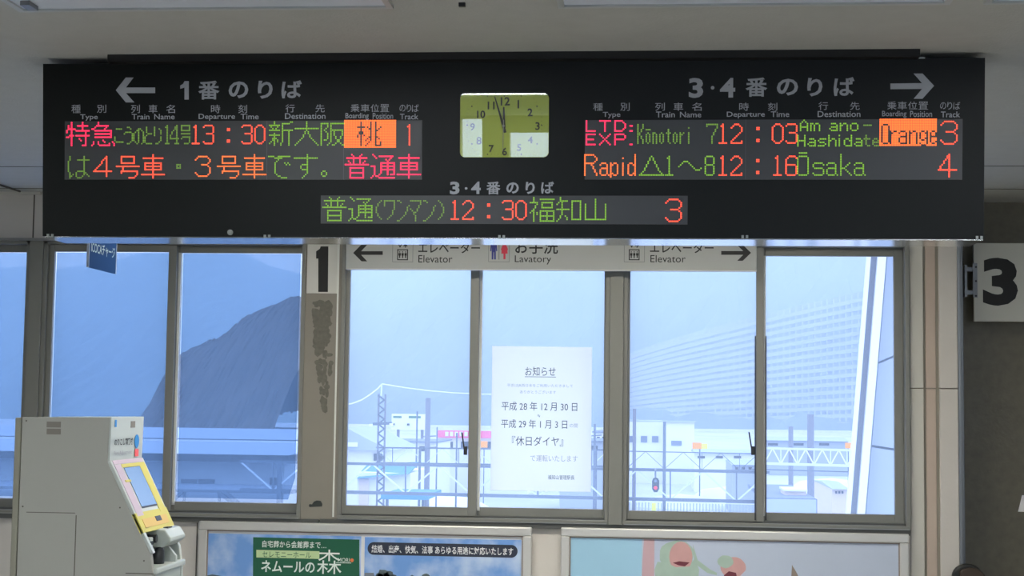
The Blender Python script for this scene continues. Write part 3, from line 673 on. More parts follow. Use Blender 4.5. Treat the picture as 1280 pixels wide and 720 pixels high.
put('numeral', text(MB(), P3, '3', 1228.3, 322.3, 1272, 382.3, .0045, .045), 'ink', n3)
mb = MB()
P3.pbox(mb, 1216, 329, 1221.5, 372, .003, .006); P3.pbox(mb, 1206.5, 334, 1217, 339, -.02, -.002); P3.pbox(mb, 1206.5, 363, 1217, 368, -.02, -.002); P3.pbox(mb, 1206, 331, 1209, 371, -.18, -.001)
put('bracket', mb, 'corner_metal', n3)
for yy in (334, 351.5, 370): 
    u, v = P3.uv(1219.5, yy); put('screw', MB().tube([P3.w(u, v, .006), P3.w(u, v, .011)], .006, 8), 'dark_slot', n3)
pw = Plane((0, 9.42, 0), (1, 0, 0), (0, 0, 1), (0, -1, 0))
tag(put('white_sheet', pw.poly(MB(), [(1277.5, 619), (1300, 619), (1300, 641), (1272.5, 639.5)], 0, .002), mat('wall_glint', (250, 250, 250), .5)), 'bright reflection at the right edge of the brown wall, painted as a white slanted sheet', 'notice')  # white sheet paints in a glint on the glossy brown wall
# seat back at the bottom right corner
sb = thing('bench_seat', 'dark brown rounded seat back just showing at the bottom right', 'bench', (X(1215, 720, 8.9), 8.9, 0))
Yq = 8.9; pts = []
for i in range(13):
    a = i/12*math.pi; pts.append((X(1210, 712, Yq) + .085*math.cos(a)+.0, Yq, Z(1210, 722, Yq) + .075*math.sin(a)))
xa, xb_ = pts[-1][0], pts[0][0]
put('backrest', MB().prism(pts + [(xa, Yq, .45), (xb_, Yq, .45)], (0, .04, 0)), 'seat_dark', sb, bevel=.01)
put('cushion', MB().prism([(p[0]*1.0+.012, Yq-.02, p[2]-.018) for p in pts[:10]] + [(xa+.06, Yq-.02, .5), (xb_, Yq-.02, .5)], (0, .02, 0)), 'seat_brown', sb, bevel=.005)
put('seat', MB().box(xa, xb_, Yq-.4, Yq+.02, .40, .45), 'seat_brown', sb, bevel=.01)
for a in (xa+.02, xb_-.02):
    for b in (Yq-.37, Yq): put('leg', MB().tube([(a, b, 0), (a, b, .41)], .012, 8), 'seat_dark', sb)

# ------------------------------------------------------------------ hanging blue sign
TX = X(111, 334, 6.5)
TP = Plane((TX, 6.5, 0), (0, 1, 0), (0, 0, 1), (1, 0, 0))
zb_t = P(111, 334, 6.5).z
u1_ = .34
ht = thing('hanging_sign', 'small dark blue hanging sign with white lettering above the ticket machine', 'sign', (TX, 6.67, zb_t))
put('sign_board', MB().box(TX-.008, TX, 6.5, 6.5+u1_, zb_t, zb_t+.2), 'tag_blue', ht, bevel=.002)
put('edge', MB().box(TX-.009, TX+.001, 6.494, 6.5, zb_t, zb_t+.2), 'tag_edge', ht)
put('edge', MB().box(TX-.009, TX+.001, 6.5+u1_, 6.506+u1_, zb_t, zb_t+.2), 'tag_edge', ht)
for yy in (6.55, 6.79): put('hanger', MB().tube([(TX-.004, yy, zb_t+.19), (TX-.004, yy, ZC)], .004, 6), 'corner_metal', ht)
put('lettering', text(MB(), TP, 'ICOCAチャージ', 0, 0, 0, 0, .001, .01, uvbox=(.02, zb_t+.065, u1_-.02, zb_t+.115)), 'tag_text', ht)

# ------------------------------------------------------------------ fare adjustment machine
KY = 6.5; KW = .43
def KP(x, y): p = P(x, y, KY); return (p.x, p.z)
km = thing('ticket_machine', 'cream fare adjustment machine with sloping yellow-edged screen at bottom left', 'ticket machine', (X(80, 720, KY), KY+KW/2, 0))
A = KP(27.5, 521.5); Bt = KP(137.3, 521.5); C1 = KP(134.5, 578); D1 = KP(166.5, 648); E1 = KP(188.5, 693)
F1 = KP(191.5, 720)
side = [(A[0], A[1]), (Bt[0], Bt[1]), C1, D1, E1, (F1[0], F1[1]), (F1[0], .06), (A[0]+.0, .06)]
Dq = KP(175.5, 668); ztr = KP(190, 712)[1]
put('side_panel', MB().prism([(a, KY, b) for a, b in side], (0, .03, 0)), 'machine', km, bevel=.004)
put('side_panel', MB().prism([(a, KY+KW-.03, b) for a, b in side], (0, .03, 0)), 'machine_white', km, bevel=.004)
core = [(A[0], A[1]-.001), (Bt[0]-.001, Bt[1]-.001), (C1[0]-.001, C1[1]), (Dq[0]-.001, Dq[1]), (Dq[0]-.12, Dq[1]-.03), (Dq[0]-.12, ztr), (F1[0]-.004, ztr), (F1[0]-.004, .06), (A[0], .06)]
put('body', MB().prism([(a, KY+.03, b) for a, b in core], (0, KW-.06, 0)), 'machine_white', km)
put('plinth', MB().box(A[0]+.02, F1[0]-.03, KY+.02, KY+KW-.02, 0, .06), 'frame_dark', km)
Bk = KP(18.5, 521.5)
put('rear_cover', MB().box(Bk[0], A[0]-.004, KY+.004, KY+KW-.004, .05, A[1]-.002), 'machine_edge', km, bevel=.004)
KS = Plane((0, KY, 0), (1, 0, 0), (0, 0, 1), (0, -1, 0))
mb = MB(); KS.pbox(mb, 58.5, 527, 76, 534.3, 0, .002); KS.pbox(mb, 58.5, 535.8, 76, 543, 0, .002); put('vent', mb, 'vent', km)
mb = MB(); KS.pbox(mb, 33, 640.3, 94, 641.2, -.001, .0006); KS.pbox(mb, 93.4, 644, 94.6, 720, -.001, .0006); KS.pbox(mb, 157, 716.3, 192, 717.5, -.001, .0006)
put('panel_seam', mb, 'joint', km)
mb = MB()
for a, b in ((33, 526), (28.5, 633), (150, 634.5), (180, 701)): u, v = KS.uv(a, b); mb.tube([KS.w(u, v, 0), KS.w(u, v, .002)], .0035, 8)
o = put('screw', mb, 'joint', km)
# front fascia: header box, sloped screen panel, lower tray, all seen from the side; w = depth into the scene
def slab(pa, pb, out, w0, w1, th, m, name, parent=km, **k):
    """plate lying on the front edge pa->pb (x,z), between depths w0..w1, standing th proud"""
    pa, pb = Vector(pa), Vector(pb); t = (pb-pa).normalized(); n = Vector((-t.y, t.x)) if out else Vector((t.y, -t.x))
    if n.x < 0: n = -n
    q = [pa, pb, pb+n*th, pa+n*th]
    return put(name, MB().prism([(c.x, KY+w0, c.y) for c in q], (0, w1-w0, 0)), m, parent, **k)
hd = slab(Bt, C1, 1, .0, KW, .008, 'machine_white', 'header_panel', bevel=.002)
xh = Bt[0]+.009
HP = Plane((xh-.001, KY, 0), (0, 1, 0), (0, 0, 1), (1, 0, 0))
zt2, zb2 = Bt[1], C1[1]; hh = zt2-zb2
fx = lambda t: .03+t*(KW-.06)
put('lettering', text(MB(), HP, 'のりこし精算機', 0, 0, 0, 0, .0005, .02, uvbox=(fx(.04), zb2+hh*.36, fx(.70), zb2+hh*.52)), 'ink', hd)
put('lettering', text(MB(), HP, 'Fare Adjustment', 0, 0, 0, 0, .0005, .01, uvbox=(fx(.04), zb2+hh*.13, fx(.66), zb2+hh*.24)), 'label_grey', hd)
u = fx(.83); put('blue_symbol', MB().tube([HP.w(u, zb2+hh*.43, 0), HP.w(u, zb2+hh*.43, .002)], .03, 20), 'blue_icon', hd)
put('red_symbol', HP.box(MB(), fx(.77), fx(.9), zb2+hh*.08, zb2+hh*.25, 0, .002), 'red_icon', hd)
put('sticker', HP.box(MB(), fx(.60), fx(.75), zb2+hh*.75, zb2+hh*.9, 0, .0015), 'vent', hd)
put('sticker', HP.box(MB(), fx(.03), fx(.09), zb2+hh*.78, zb2+hh*.94, 0, .0015), 'blue_icon', hd)
fp = slab(C1, D1, 1, 0, KW, .014, 'machine_white', 'screen_panel', bevel=.002)
def lerp(a, b, t): return (a[0]+(b[0]-a[0])*t, a[1]+(b[1]-a[1])*t)
def on_slope(t0, t1, w0, w1, z0, z1, m, name):
    a, b = Vector(lerp(C1, D1, t0)), Vector(lerp(C1, D1, t1)); t = (Vector(D1)-Vector(C1)).normalized(); n = Vector((-t.y, t.x)); n = n if n.x > 0 else -n
    q = [a+n*z0, b+n*z0, b+n*z1, a+n*z1]
    return put(name, MB().prism([(c.x, KY+w0, c.y) for c in q], (0, w1-w0, 0)), m, fp)
on_slope(.0, .07, .02, KW-.02, .014, .016, 'machine_pink', 'pink_label')
on_slope(.08, 1., KW-.10, KW-.02, .014, .017, 'machine_yellow', 'yellow_border')
on_slope(.08, 1., .02, .10, .014, .016, 'machine_pink', 'instruction_label')
on_slope(.36, .40, .06, .13, .016, .018, 'machine_yellow', 'yellow_mark')
on_slope(.08, .14, .10, KW-.10, .014, .017, 'machine_yellow', 'yellow_border')
on_slope(.14, .88, .12, KW-.085, .014, .016, 'dark_slot', 'screen_bezel')
on_slope(.15, .85, .12, KW-.105, .016, .0165, 'screen', 'touch_screen')
D0 = lerp(C1, D1, .94)
lp = slab(D0, KP(175.5, 668), 1, 0, KW, .016, 'machine_yellow', 'yellow_panel')
D2 = Vector(D0); 
slab(lerp(D0, KP(175.5, 668), .35), lerp(D0, KP(175.5, 668), .8), 1, .05, KW-.05, .018, 'machine_orange', 'orange_label', parent=km)
slab(lerp(D0, KP(175.5, 668), .35), lerp(D0, KP(175.5, 668), .6), 1, .22, .29, .020, 'dark_slot', 'ticket_slot', parent=km)
slab(D1, E1, 1, 0, .03, .012, 'machine_white', 'side_trim', bevel=.002)
# change / card unit that juts out at the far side
zt_c = Dq[1]
un = [(Dq[0]-.03, zt_c+.012), (Dq[0]+.045, zt_c+.004), (F1[0]+.008, zt_c-.03), (F1[0]+.010, zt_c-.045), (Dq[0]+.03, zt_c-.075), (Dq[0]-.03, zt_c-.07)]
put('coin_unit', MB().prism([(a, KY+.20, b) for a, b in un], (0, KW-.21, 0)), 'machine_white', km, bevel=.006)
put('coin_slot', MB().box(Dq[0]+.01, Dq[0]+.035, KY+.27, KY+.33, zt_c+.004, zt_c+.010), 'dark_slot', km)
put('bill_unit', MB().box(Dq[0]-.05, Dq[0]+.022, KY+.06, KY+.11, zt_c-.10, zt_c-.02), 'machine_white', km, bevel=.005)
put('bill_slot', MB().box(Dq[0]+.018, Dq[0]+.026, KY+.065, KY+.10, zt_c-.05, zt_c-.035), 'dark_slot', km)
put('coin_knob', MB().tube([(Dq[0]-.03, KY+.155, zt_c-.03), (Dq[0]+.022, KY+.155, zt_c-.03)], .018, 12), 'dark_slot', km)
put('coin_knob', MB().tube([(Dq[0]-.02, KY+.045, zt_c-.035), (Dq[0]+.012, KY+.045, zt_c-.035)], .013, 12), 'dark_slot', km)
put('card_reader', MB().tube([(F1[0]-.05, KY+.21, ztr), (F1[0]-.048, KY+.21, ztr+.035), (F1[0]-.04, KY+.21, ztr+.065), (F1[0]-.035, KY+.21, ztr+.078)], [.030, .028, .020, .008], 12), 'dark_slot', km, smooth=True)
put('tray', MB().box(F1[0]-.10, F1[0]+.012, KY+.01, KY+KW-.005, ztr-.022, ztr+.004), 'machine_white', km, bevel=.006)
put('tray_divider', MB().prism([(F1[0]-.09, KY+.30, ztr), (F1[0]+.005, KY+.30, ztr), (F1[0]+.005, KY+.30, ztr+.03), (F1[0]-.03, KY+.30, ztr+.07), (F1[0]-.09, KY+.30, ztr+.07)], (0, .02, 0)), 'machine_white', km, bevel=.003)

# ------------------------------------------------------------------ paper notice on the glass
NP = Plane((0, WY-.010, 0), (1, 0, 0), (0, 0, 1), (0, -1, 0))
nt_ = thing('white_sheet', 'white paper notice taped to the glass of the middle window', 'notice', NP.w(*NP.uv(676, 614), 0))
put('sheet', NP.poly(MB(), [(615.2, 432.3), (740.3, 434), (738.5, 615), (613, 613)], 0, .0006), 'notice_paper', nt_)
mb = MB()
for s, a, b, c, d, of in (('お知らせ', 656.5, 458.5, 694.5, 470, .0), ('平成 28 年 12 月 30 日', 627, 502.5, 721.5, 513.5, .0), ('～', 672, 518, 675, 521.5, 0), ('平成 29 年 1 月 3 日', 626.5, 524.5, 709, 535.5, .0), ('『休日ダイヤ』', 640, 545.5, 704, 557.5, .0), ('福知山管理駅長', 685, 594, 718, 599.5, .0)):
    put('lettering', text(MB(), NP, s, a, b, c, d, .001, of), 'notice_ink', nt_)
put('underline', NP.pbox(MB(), 656, 470.8, 695, 471.4, .0006, .001), 'notice_ink', nt_)
mb = MB()
for s, a, b, c, d in (('平素はJR西日本をご利用いただきまして', 634, 480, 716, 484.5), ('ありがとうございます', 650, 488, 695, 492), ('の間', 712, 529.5, 722, 534.5), ('で運転いたします', 663, 569, 722, 577)):
    put('faint_lettering', text(MB(), NP, s, a, b, c, d, .001, 0), 'notice_faint', nt_)

# ------------------------------------------------------------------ poster frames below the windows
FY = WY-.045
FP = Plane((0, FY, 0), (1, 0, 0), (0, 0, 1), (0, -1, 0))
def pframe(xl, xr, zt, label, bw=.05):
    t = thing('advertising_board', label, 'advertising board', ((xl+xr)/2, FY, zt-.95))
    zb = zt-.95
    put('frame_top', MB().box(xl, xr, FY-.012, WY, zt-bw, zt), 'poster_frame', t, bevel=.006)
    put('frame_bottom', MB().box(xl, xr, FY-.012, WY, zb, zb+bw), 'poster_frame', t, bevel=.006)
    put('frame_side', MB().box(xl, xl+bw, FY-.012, WY, zb+bw, zt-bw), 'poster_frame', t, bevel=.006)
    put('frame_side', MB().box(xr-bw, xr, FY-.012, WY, zb+bw, zt-bw), 'poster_frame', t, bevel=.006)
    put('inner_lip', MB().box(xl+bw, xr-bw, FY-.004, FY+.004, zt-bw-.006, zt-bw).box(xl+bw, xl+bw+.006, FY-.004, FY+.004, zb+bw, zt-bw).box(xr-bw-.006, xr-bw, FY-.004, FY+.004, zb+bw, zt-bw), 'poster_edge', t)
    put('backboard', MB().box(xl+bw*.9, xr-bw*.9, FY+.008, WY, zb+bw*.9, zt-bw*.9), 'paper_white', t)
    return t
ztL = Z(450, 655, FY); ztR = Z(900, 663, FY)
pframe(X(248, 690, FY), X(664.5, 690, FY), ztL, 'silver framed board on the left below the windows, holding two posters')
pframe(X(701, 690, FY), X(1136, 690, FY), ztR, 'silver framed board on the right below the windows, holding one wide poster')
PP = Plane((0, FY+.006, 0), (1, 0, 0), (0, 0, 1), (0, -1, 0))
zpL = Z(450, 670.5, FY); zpR = Z(900, 674, FY)
a = thing('poster', 'poster of blue sky with a green lettered panel, left half of the left frame', 'poster', PP.w(PP.uv(355, 700)[0], .2, 0))
put('sheet', MB().box(X(258, 690, FY), X(451, 690, FY), PP.o.y, PP.o.y+.002, .22, zpL), 'poster_sky', a)
put('green_panel', PP.poly(MB(), [(316.5, 671.5), (449.3, 674.5), (449.3, 760), (316, 757)], 0, .001), 'poster_green', a)
put('pale_band', PP.poly(MB(), [(320.5, 687.3), (399.3, 689), (399.3, 698.6), (320.5, 696.8)], .001, .0016), 'poster_palegreen', a)
mb = MB(); text(mb, PP, '自宅葬から会館葬まで…', 328, 676.2, 408, 685, .0018, .012); text(mb, PP, 'ネムールの', 326.5, 701, 393.5, 715.5, .0018, .02); text(mb, PP, '森', 396.5, 687, 427, 717.5, .0022, -.004); text(mb, PP, 'MORI', 422.5, 697.5, 437, 702.5, .0018, .0)
PP.pbox(mb, 420, 703.2, 439, 703.9, .001, .0016)
put('lettering', mb, 'poster_letter', a)
mb = MB(); text(mb, PP, 'セレモニーホール', 328, 689.5, 389, 697, .0022, .0); put('lettering', mb, 'poster_green', a)
u, v = PP.uv(440, 700.3); put('orange_emblem', MB().tube([PP.w(u, v, .001), PP.w(u, v, .002)], .011, 10), 'poster_orange', a)
put('printed_hills', PP.poly(MB(), [(258, 719.5), (265, 718), (272, 719), (285, 722), (300, 760), (258, 760)], 0, .0006), 'tree_print', a)
b = thing('poster', 'poster of blue sky with a dark lettered pill, right half of the left frame', 'poster', PP.w(PP.uv(555, 700)[0], .2, 0))
put('sheet', MB().box(X(455.5, 690, FY), X(651.5, 690, FY), PP.o.y, PP.o.y+.002, .22, zpL-.003), 'poster_sky', b)
ua, va = PP.uv(459.5, 686.2); ub, vb = PP.uv(647, 688.5); vm = (va+vb)/2
put('dark_pill', PP.ppoly(MB(), rrect(ua, vm-.036, ub, vm+.036, .0355, 8), 0, .001), 'poster_ink', b)
put('lettering', text(MB(), PP, '結婚、出産、快気、法事 あらゆる用途に対応いたします', 464.5, 682.7, 641.5, 692.8, .0018, .018), 'paper_white', b)
mb = MB(); rnd = random.Random(5)
for cx_, cy_, r_ in ((479, 719, 8), (474, 722, 6), (486, 721, 7), (492, 724, 6), (514, 724, 5), (532, 723, 6)):
    PP.poly(mb, [(cx_+r_*math.cos(t)*rnd.uniform(.8, 1.15), cy_+r_*math.sin(t)*rnd.uniform(.8, 1.15)) for t in [k*math.pi/7 for k in range(14)]], 0, .0006)
put('printed_trees', mb, 'tree_print', b)
put('printed_house', PP.poly(MB(), [(455.8, 716), (467, 716), (470, 726), (455.8, 726)], 0, .0005), 'house_print', b)
c = thing('poster', 'wide poster of pale blue with mint-bearded pink faces, in the right frame', 'poster', PP.w(PP.uv(920, 700)[0], .2, 0))
put('sheet', MB().box(X(711.5, 690, FY), X(1127, 690, FY), PP.o.y, PP.o.y+.002, .2, zpR), 'poster_lilac', c)
put('blue_field', PP.pbox(MB(), 712, 671.5, 802, 800, 0, .0006), 'poster_blue', c)
put('pink_band', PP.poly(MB(), [(805, 674), (818, 674.3), (817.5, 780), (800, 780), (803, 700)], 0, .0006), 'poster_pink', c)
def blob(pts, m, d, name):
    put(name, PP.poly(MB(), pts, d*.5, d), m, c)
def ell(cx_, cy_, rx, ry, n=18, ph=0., j=0.):
    r_ = random.Random(int(cx_*7)); return [(cx_+rx*math.cos(t+ph)*(1+r_.uniform(-j, j)), cy_+ry*math.sin(t+ph)*(1+r_.uniform(-j, j))) for t in [k*2*math.pi/n for k in range(n)]]
blob(ell(846, 694, 22, 19, 20, 0, .06), 'mint', .0010, 'hair_shape')
blob(ell(851, 696, 14.5, 19, 20), 'skin_pink', .0016, 'face_shape')
blob([(822, 702), (834, 704), (845, 709), (862, 708), (868, 698), (874, 712), (872, 730), (820, 730), (818, 712)], 'mint', .0022, 'beard_shape')
blob([(841, 703.5), (849, 701.5), (862, 703), (856, 708), (848, 706.5)], 'mouth', .0026, 'mouth_shape')
blob([(866, 680), (872, 700), (888, 712), (896, 716), (896, 719), (884, 716), (868, 704)], 'mint', .0008, 'mint_streak')  # curved mint streak printed beside the face
blob(ell(916, 709, 16, 13, 20, 0, .05), 'skin_pink', .0010, 'hand_shape')
blob(ell(907, 702, 10, 8, 16, 0, .05), 'mint', .0015, 'mint_patch')
blob([(905, 719), (911, 714), (920, 716), (922, 726), (905, 726)], 'mouth', .0018, 'dark_patch')
blob([(990, 706), (997, 718), (1002, 740), (988, 740)], 'poster_edge', .0010, 'brown_wedge')

# ================================================================== outdoors
GZ = -6.4
struct('ground', MB().box(-3000, 3000, 10.5, 3000, GZ-2, GZ), 'snow')
def ridge_mesh(pix, Yr, depth, nx, ny, amp, seed, back=120):
    """hill whose skyline is the given photo polyline at distance Yr, falling to the ground in front of it"""
    prof = [(P(x, y, Yr).x, P(x, y, Yr).z) for x, y in pix]
    rnd = random.Random(seed); mb = MB(); xs0, xs1 = prof[0][0], prof[-1][0]
    ph = [(rnd.uniform(0, 6.28), rnd.uniform(.6, 1.4)) for _ in range(8)]
    for j in range(ny+1):
        for i in range(nx+1):
            x = xs0+(xs1-xs0)*i/nx
            sv = min(1, j/ny/.85); xm_ = (xs0+xs1)/2; xo = x; x = x*(1+.6*(Yr/(Yr-depth*(1-sv))-1))
            k = 0
            while k < len(prof)-2 and prof[k+1][0] < x: k += 1
            (ax, az), (bx, bz) = prof[k], prof[k+1]; t = max(0, min(1, (x-ax)/(bx-ax))); zr = az+(bz-az)*t
            v = j/ny; x = xo
            if v <= .85: s = v/.85; y = Yr-depth*(1-s); h = GZ+(zr-GZ)*(math.sin(s*math.pi/2)**1.15)
            else: s = (v-.85)/.15; y = Yr+back*s; h = zr-(zr-GZ)*s*.9
            nz = sum(math.sin(x/(amp*9*q)*(1+m*.35)+y/(amp*13)+p) for m, (p, q) in enumerate(ph))*amp*.16
            h += nz*min(1, 4*v)*(0.5 if abs(v-.85) < .02 else 1) + rnd.uniform(-1, 1)*amp*.16*(v > 0)
            mb.v.append((x, y, h if j else GZ-1))
    for j in range(ny):
        for i in range(nx):
            a = j*(nx+1)+i; mb.f.append((a, a+1, a+nx+2, a+nx+1))
    return mb
far = [(-900, 340), (-300, 300), (-80, 318), (0, 337), (40, 330), (68, 335), (80, 331), (100, 327), (120, 325), (150, 320), (210, 318), (250, 312), (285, 314), (300, 316), (330, 330), (350, 337), (375, 346), (410, 350), (470, 330), (520, 310), (600, 290), (760, 270), (950, 270), (1150, 290), (1500, 250), (2300, 330)]
tag(put('far_mountain', ridge_mesh(far, 900, 310, 260, 26, 9, 1, 260), 'mountain'), 'pale blue forested mountain filling the view behind the windows', 'mountain')
near = [(150, 590), (190, 560), (206, 510), (214, 478), (224, 448), (240, 434), (252, 427), (275, 418), (288, 408), (302, 396), (325, 386), (352, 380), (366, 374), (384, 378), (392, 400), (399, 440), (406, 490), (411, 540), (416, 575)]
tag(put('dark_hill', ridge_mesh(near, 480, 80, 110, 18, 3.5, 2, 6), 'dark_hill'), 'darker grey hill in front of the mountain, seen through the second window from the left', 'hill')
# concrete framed slope on the right
sl = thing('retaining_slope', 'terraced concrete slope facing the right-hand windows', 'slope', (P(950, 500, 600).x, 600, GZ))
def slp(s, t):  # s along, t up
    return P(770+s*620, 540-t*(90+150*s**.8)+0, 600+40*t)
mb = MB(); N_, K_ = 24, 6
for j in range(K_+1):
    for i in range(N_+1): mb.v.append(tuple(slp(i/N_, j/K_)))
for j in range(K_):
    for i in range(N_): a = j*(N_+1)+i; mb.f.append((a, a+1, a+N_+2, a+N_+1))
put('slope_face', mb, 'slope_concrete', sl)
mb = MB()
for j in range(1, 17):
    for i in range(N_):
        p, q = slp(i/N_, j/17), slp((i+1)/N_, j/17); mb.bar(p-Vector((0, 2, 0)), q-Vector((0, 2, 0)), 1.4, 2)
for i in range(0, 80):
    for j in range(6):
        p, q = slp(i/80, j/6), slp(i/80, (j+1)/6); mb.bar(p-Vector((0, 1.6, 0)), q-Vector((0, 1.6, 0)), .5, 1.4)
o = put('concrete_lattice', mb, 'slope_beam', sl); o['kind'] = 'stuff'

def xb(mb, x0, y0, x1, y1, Y, dp):
    ym, xm = (y0+y1)/2, (x0+x1)/2
    return mb.box(X(x0, ym, Y), X(x1, ym, Y), Y, Y+dp, Z(xm, y1, Y), Z(xm, y0, Y))
def ground_box(mb, x0, y0, x1, Y, dp, ylow=None):
    return mb.box(X(x0, y0, Y), X(x1, y0, Y), Y, Y+dp, GZ, Z((x0+x1)/2, y0, Y))
# long grey building behind the left windows
Y1 = 62
bl = thing('building', 'long grey building with dark eaves behind the left windows', 'building', (X(150, 600, Y1), Y1+5, GZ))
put('wall', MB().box(X(-400, 600, Y1), X(355, 600, Y1), Y1, Y1+12, GZ, Z(200, 572, Y1)), 'b_grey', bl)
zl = Z(200, 573.5, Y1)
put('eave', MB().box(X(-400, 570, Y1-1), X(361, 570, Y1-1), Y1-1, Y1+.5, zl-.04, zl+.25), 'b_darkroof', bl)
xe0, xe1 = X(-400, 560, Y1), X(368, 560, Y1)
zr_ = Z(200, 551, Y1+5)
put('roof', MB().prism([(xe0, Y1-1, zl+.24), (xe0, Y1+5, zr_), (xe0, Y1+12, zl+.2)], (xe1-xe0, 0, 0)), 'b_roof_light', bl)
put('ridge_cap', MB().box(xe0, xe1, Y1+4.9, Y1+5.1, zr_-.02, zr_+.07), 'b_white', bl)
for a, b_, c_, d_ in ((226, 599, 246, 609), (247.5, 599, 268, 609), (337, 597, 348, 610), (118, 596, 150, 606), (20, 597, 60, 607)):
    wn = put('window', xb(MB(), a, b_, c_, d_, Y1-.05, .1), 'b_window', bl)
put('canopy_rail', MB().box(X(-400, 612, Y1-6), X(366, 612, Y1-6), Y1-6, Y1-5.9, Z(200, 614.5, Y1-6), Z(200, 611, Y1-6)), 'steel', bl)
put('canopy_roof', MB().box(X(-400, 612, Y1-6), X(366, 612, Y1-6), Y1-5.9, Y1-1, Z(200, 614.5, Y1-6), Z(200, 613, Y1-6)), 'b_roof', bl)
for xp in (-60, 30, 228, 272, 350): put('post', MB().box(X(xp, 615, Y1-6), X(xp+3, 615, Y1-6), Y1-5.95, Y1-5.85, GZ, Z(200, 614.5, Y1-6)), 'steel', bl)
for xa_, xb__ in ((272, 292), (280, 300), (228, 212)):
    put('brace', MB().bar(P(xa_, 614.5, Y1-6), P(xb__, 630, Y1-6), .12, .1), 'steel', bl)
# long low roofs further back, left
b2 = thing('building', 'long pale blue shed roof farther back behind the left windows', 'building', (X(120, 560, 120), 125, GZ))
put('wall', MB().box(X(-300, 540, 120), X(372, 540, 120), 120, 134, GZ, Z(120, 546, 120)), 'b_roof', b2)
put('roof', MB().prism([(X(-300, 540, 120), 119, Z(120, 546, 120)), (X(-300, 540, 120), 127, Z(120, 533, 127)), (X(-300, 540, 120), 135, Z(120, 546, 120))], (X(372, 540, 120)-X(-300, 540, 120), 0, 0)), 'b_roof_light', b2)
# middle-left: grey pitched roof house
Yh = 95
h1_ = thing('house', 'white house with grey pitched roof at the left side of the middle window', 'house', (X(440, 560, Yh), Yh+4, GZ))
put('wall', MB().box(X(395, 565, Yh), X(484, 565, Yh), Yh, Yh+10, GZ, Z(455, 560, Yh)), 'b_white', h1_)
put('roof', MB().prism([(X(384, 560, Yh), Yh-.6, Z(440, 562, Yh)), (X(492, 560, Yh), Yh-.6, Z(490, 563, Yh)), (X(466, 552, Yh), Yh-.6, Z(466, 551, Yh)), (X(434, 535, Yh), Yh-.6, Z(434, 534, Yh)), (X(400, 552, Yh), Yh-.6, Z(400, 550, Yh))], (0, 11, 0)), 'b_roof_light', h1_)
put('window', xb(MB(), 434, 553, 447, 558.5, Yh-.7, .1), 'b_white', h1_)
put('window', xb(MB(), 492-25, 567, 478, 576, Yh-.1, .1), 'b_window', h1_)
# billboard
Yk = 150
bb = thing('billboard', 'white billboard with tiny green lettering on the far street', 'billboard', (X(510, 530, Yk), Yk, GZ))
put('panel', xb(MB(), 489.5, 517.5, 531, 537, Yk, .5), 'b_white', bb)
for xp in (496, 526): put('post', MB().box(X(xp, 540, Yk+.3), X(xp, 540, Yk+.3)+.25, Yk+.3, Yk+.5, GZ, Z(xp, 536, Yk+.3)), 'pole_grey', bb)
BK = Plane((0, Yk-.01, 0), (1, 0, 0), (0, 0, 1), (0, -1, 0))
mb = MB()
for a, b_, c_, d_ in ((491.5, 520, 502, 522.5), (511, 520, 526, 522.8)): BK.pbox(mb, a, b_, c_, d_, 0, .02)
put('print', mb, 'ink_green', bb)
put('lamp', xb(MB(), 490, 529.2, 492.6, 531.3, Yk-.3, .3), 'signal_black', bb); put('lamp', xb(MB(), 508.8, 529.5, 511.2, 531.8, Yk-.3, .3), 'signal_black', bb)
# shop with red sign
Ys = 140
sh = thing('shop', 'low white shop with a pink-red sign band behind the notice', 'shop', (X(580, 560, Ys), Ys+5, GZ))
put('wall', MB().box(X(546, 550, Ys), X(660, 550, Ys), Ys, Ys+10, GZ, Z(600, 546, Ys)), 'b_white', sh)
put('sign_band', MB().box(X(547, 540, Ys-.1), X(660, 540, Ys-.1), Ys-.4, Ys-.1, Z(600, 547.5, Ys), Z(600, 538.5, Ys)), 'b_pink', sh)
SS = Plane((0, Ys-.42, 0), (1, 0, 0), (0, 0, 1), (0, -1, 0))
mb = MB()
for k in range(5): SS.pbox(mb, 556.5+k*6, 539.7, 560.5+k*6, 545.2, 0, .05)
put('lettering', mb, 'b_white', sh)
for k in range(4): put('window', xb(MB(), 550+k*26, 552, 566+k*26, 561, Ys-.1, .1), 'b_window', sh)
# row of low white buildings across the street
for i, (a, b_, yt, Y_, m_, lb) in enumerate(((484, 546, 553, 128, 'b_white', 'white low shop row left of the thick pole'), (742, 770, 541, 150, 'b_white', 'white building edge beside the centre post'), (700, 760, 552, 120, 'b_grey', 'grey low house behind the notice, near the centre post'))):
    t = thing('building', lb, 'building', (X((a+b_)/2, 560, Y_), Y_+4, GZ))
    put('wall', ground_box(MB(), a, yt, b_, Y_, 9), m_, t)
    put('roof', MB().box(X(a-1.5, yt, Y_)-.0, X(b_+1.5, yt, Y_), Y_-.4, Y_+9.4, Z((a+b_)/2, yt, Y_), Z((a+b_)/2, yt-1.6, Y_)), 'b_roof', t)
    for k in range(3): x_ = a+4+k*(b_-a-8)/3; put('window', xb(MB(), x_, yt+5, x_+(b_-a)*.14, yt+11, Y_-.05, .1), 'b_window', t)
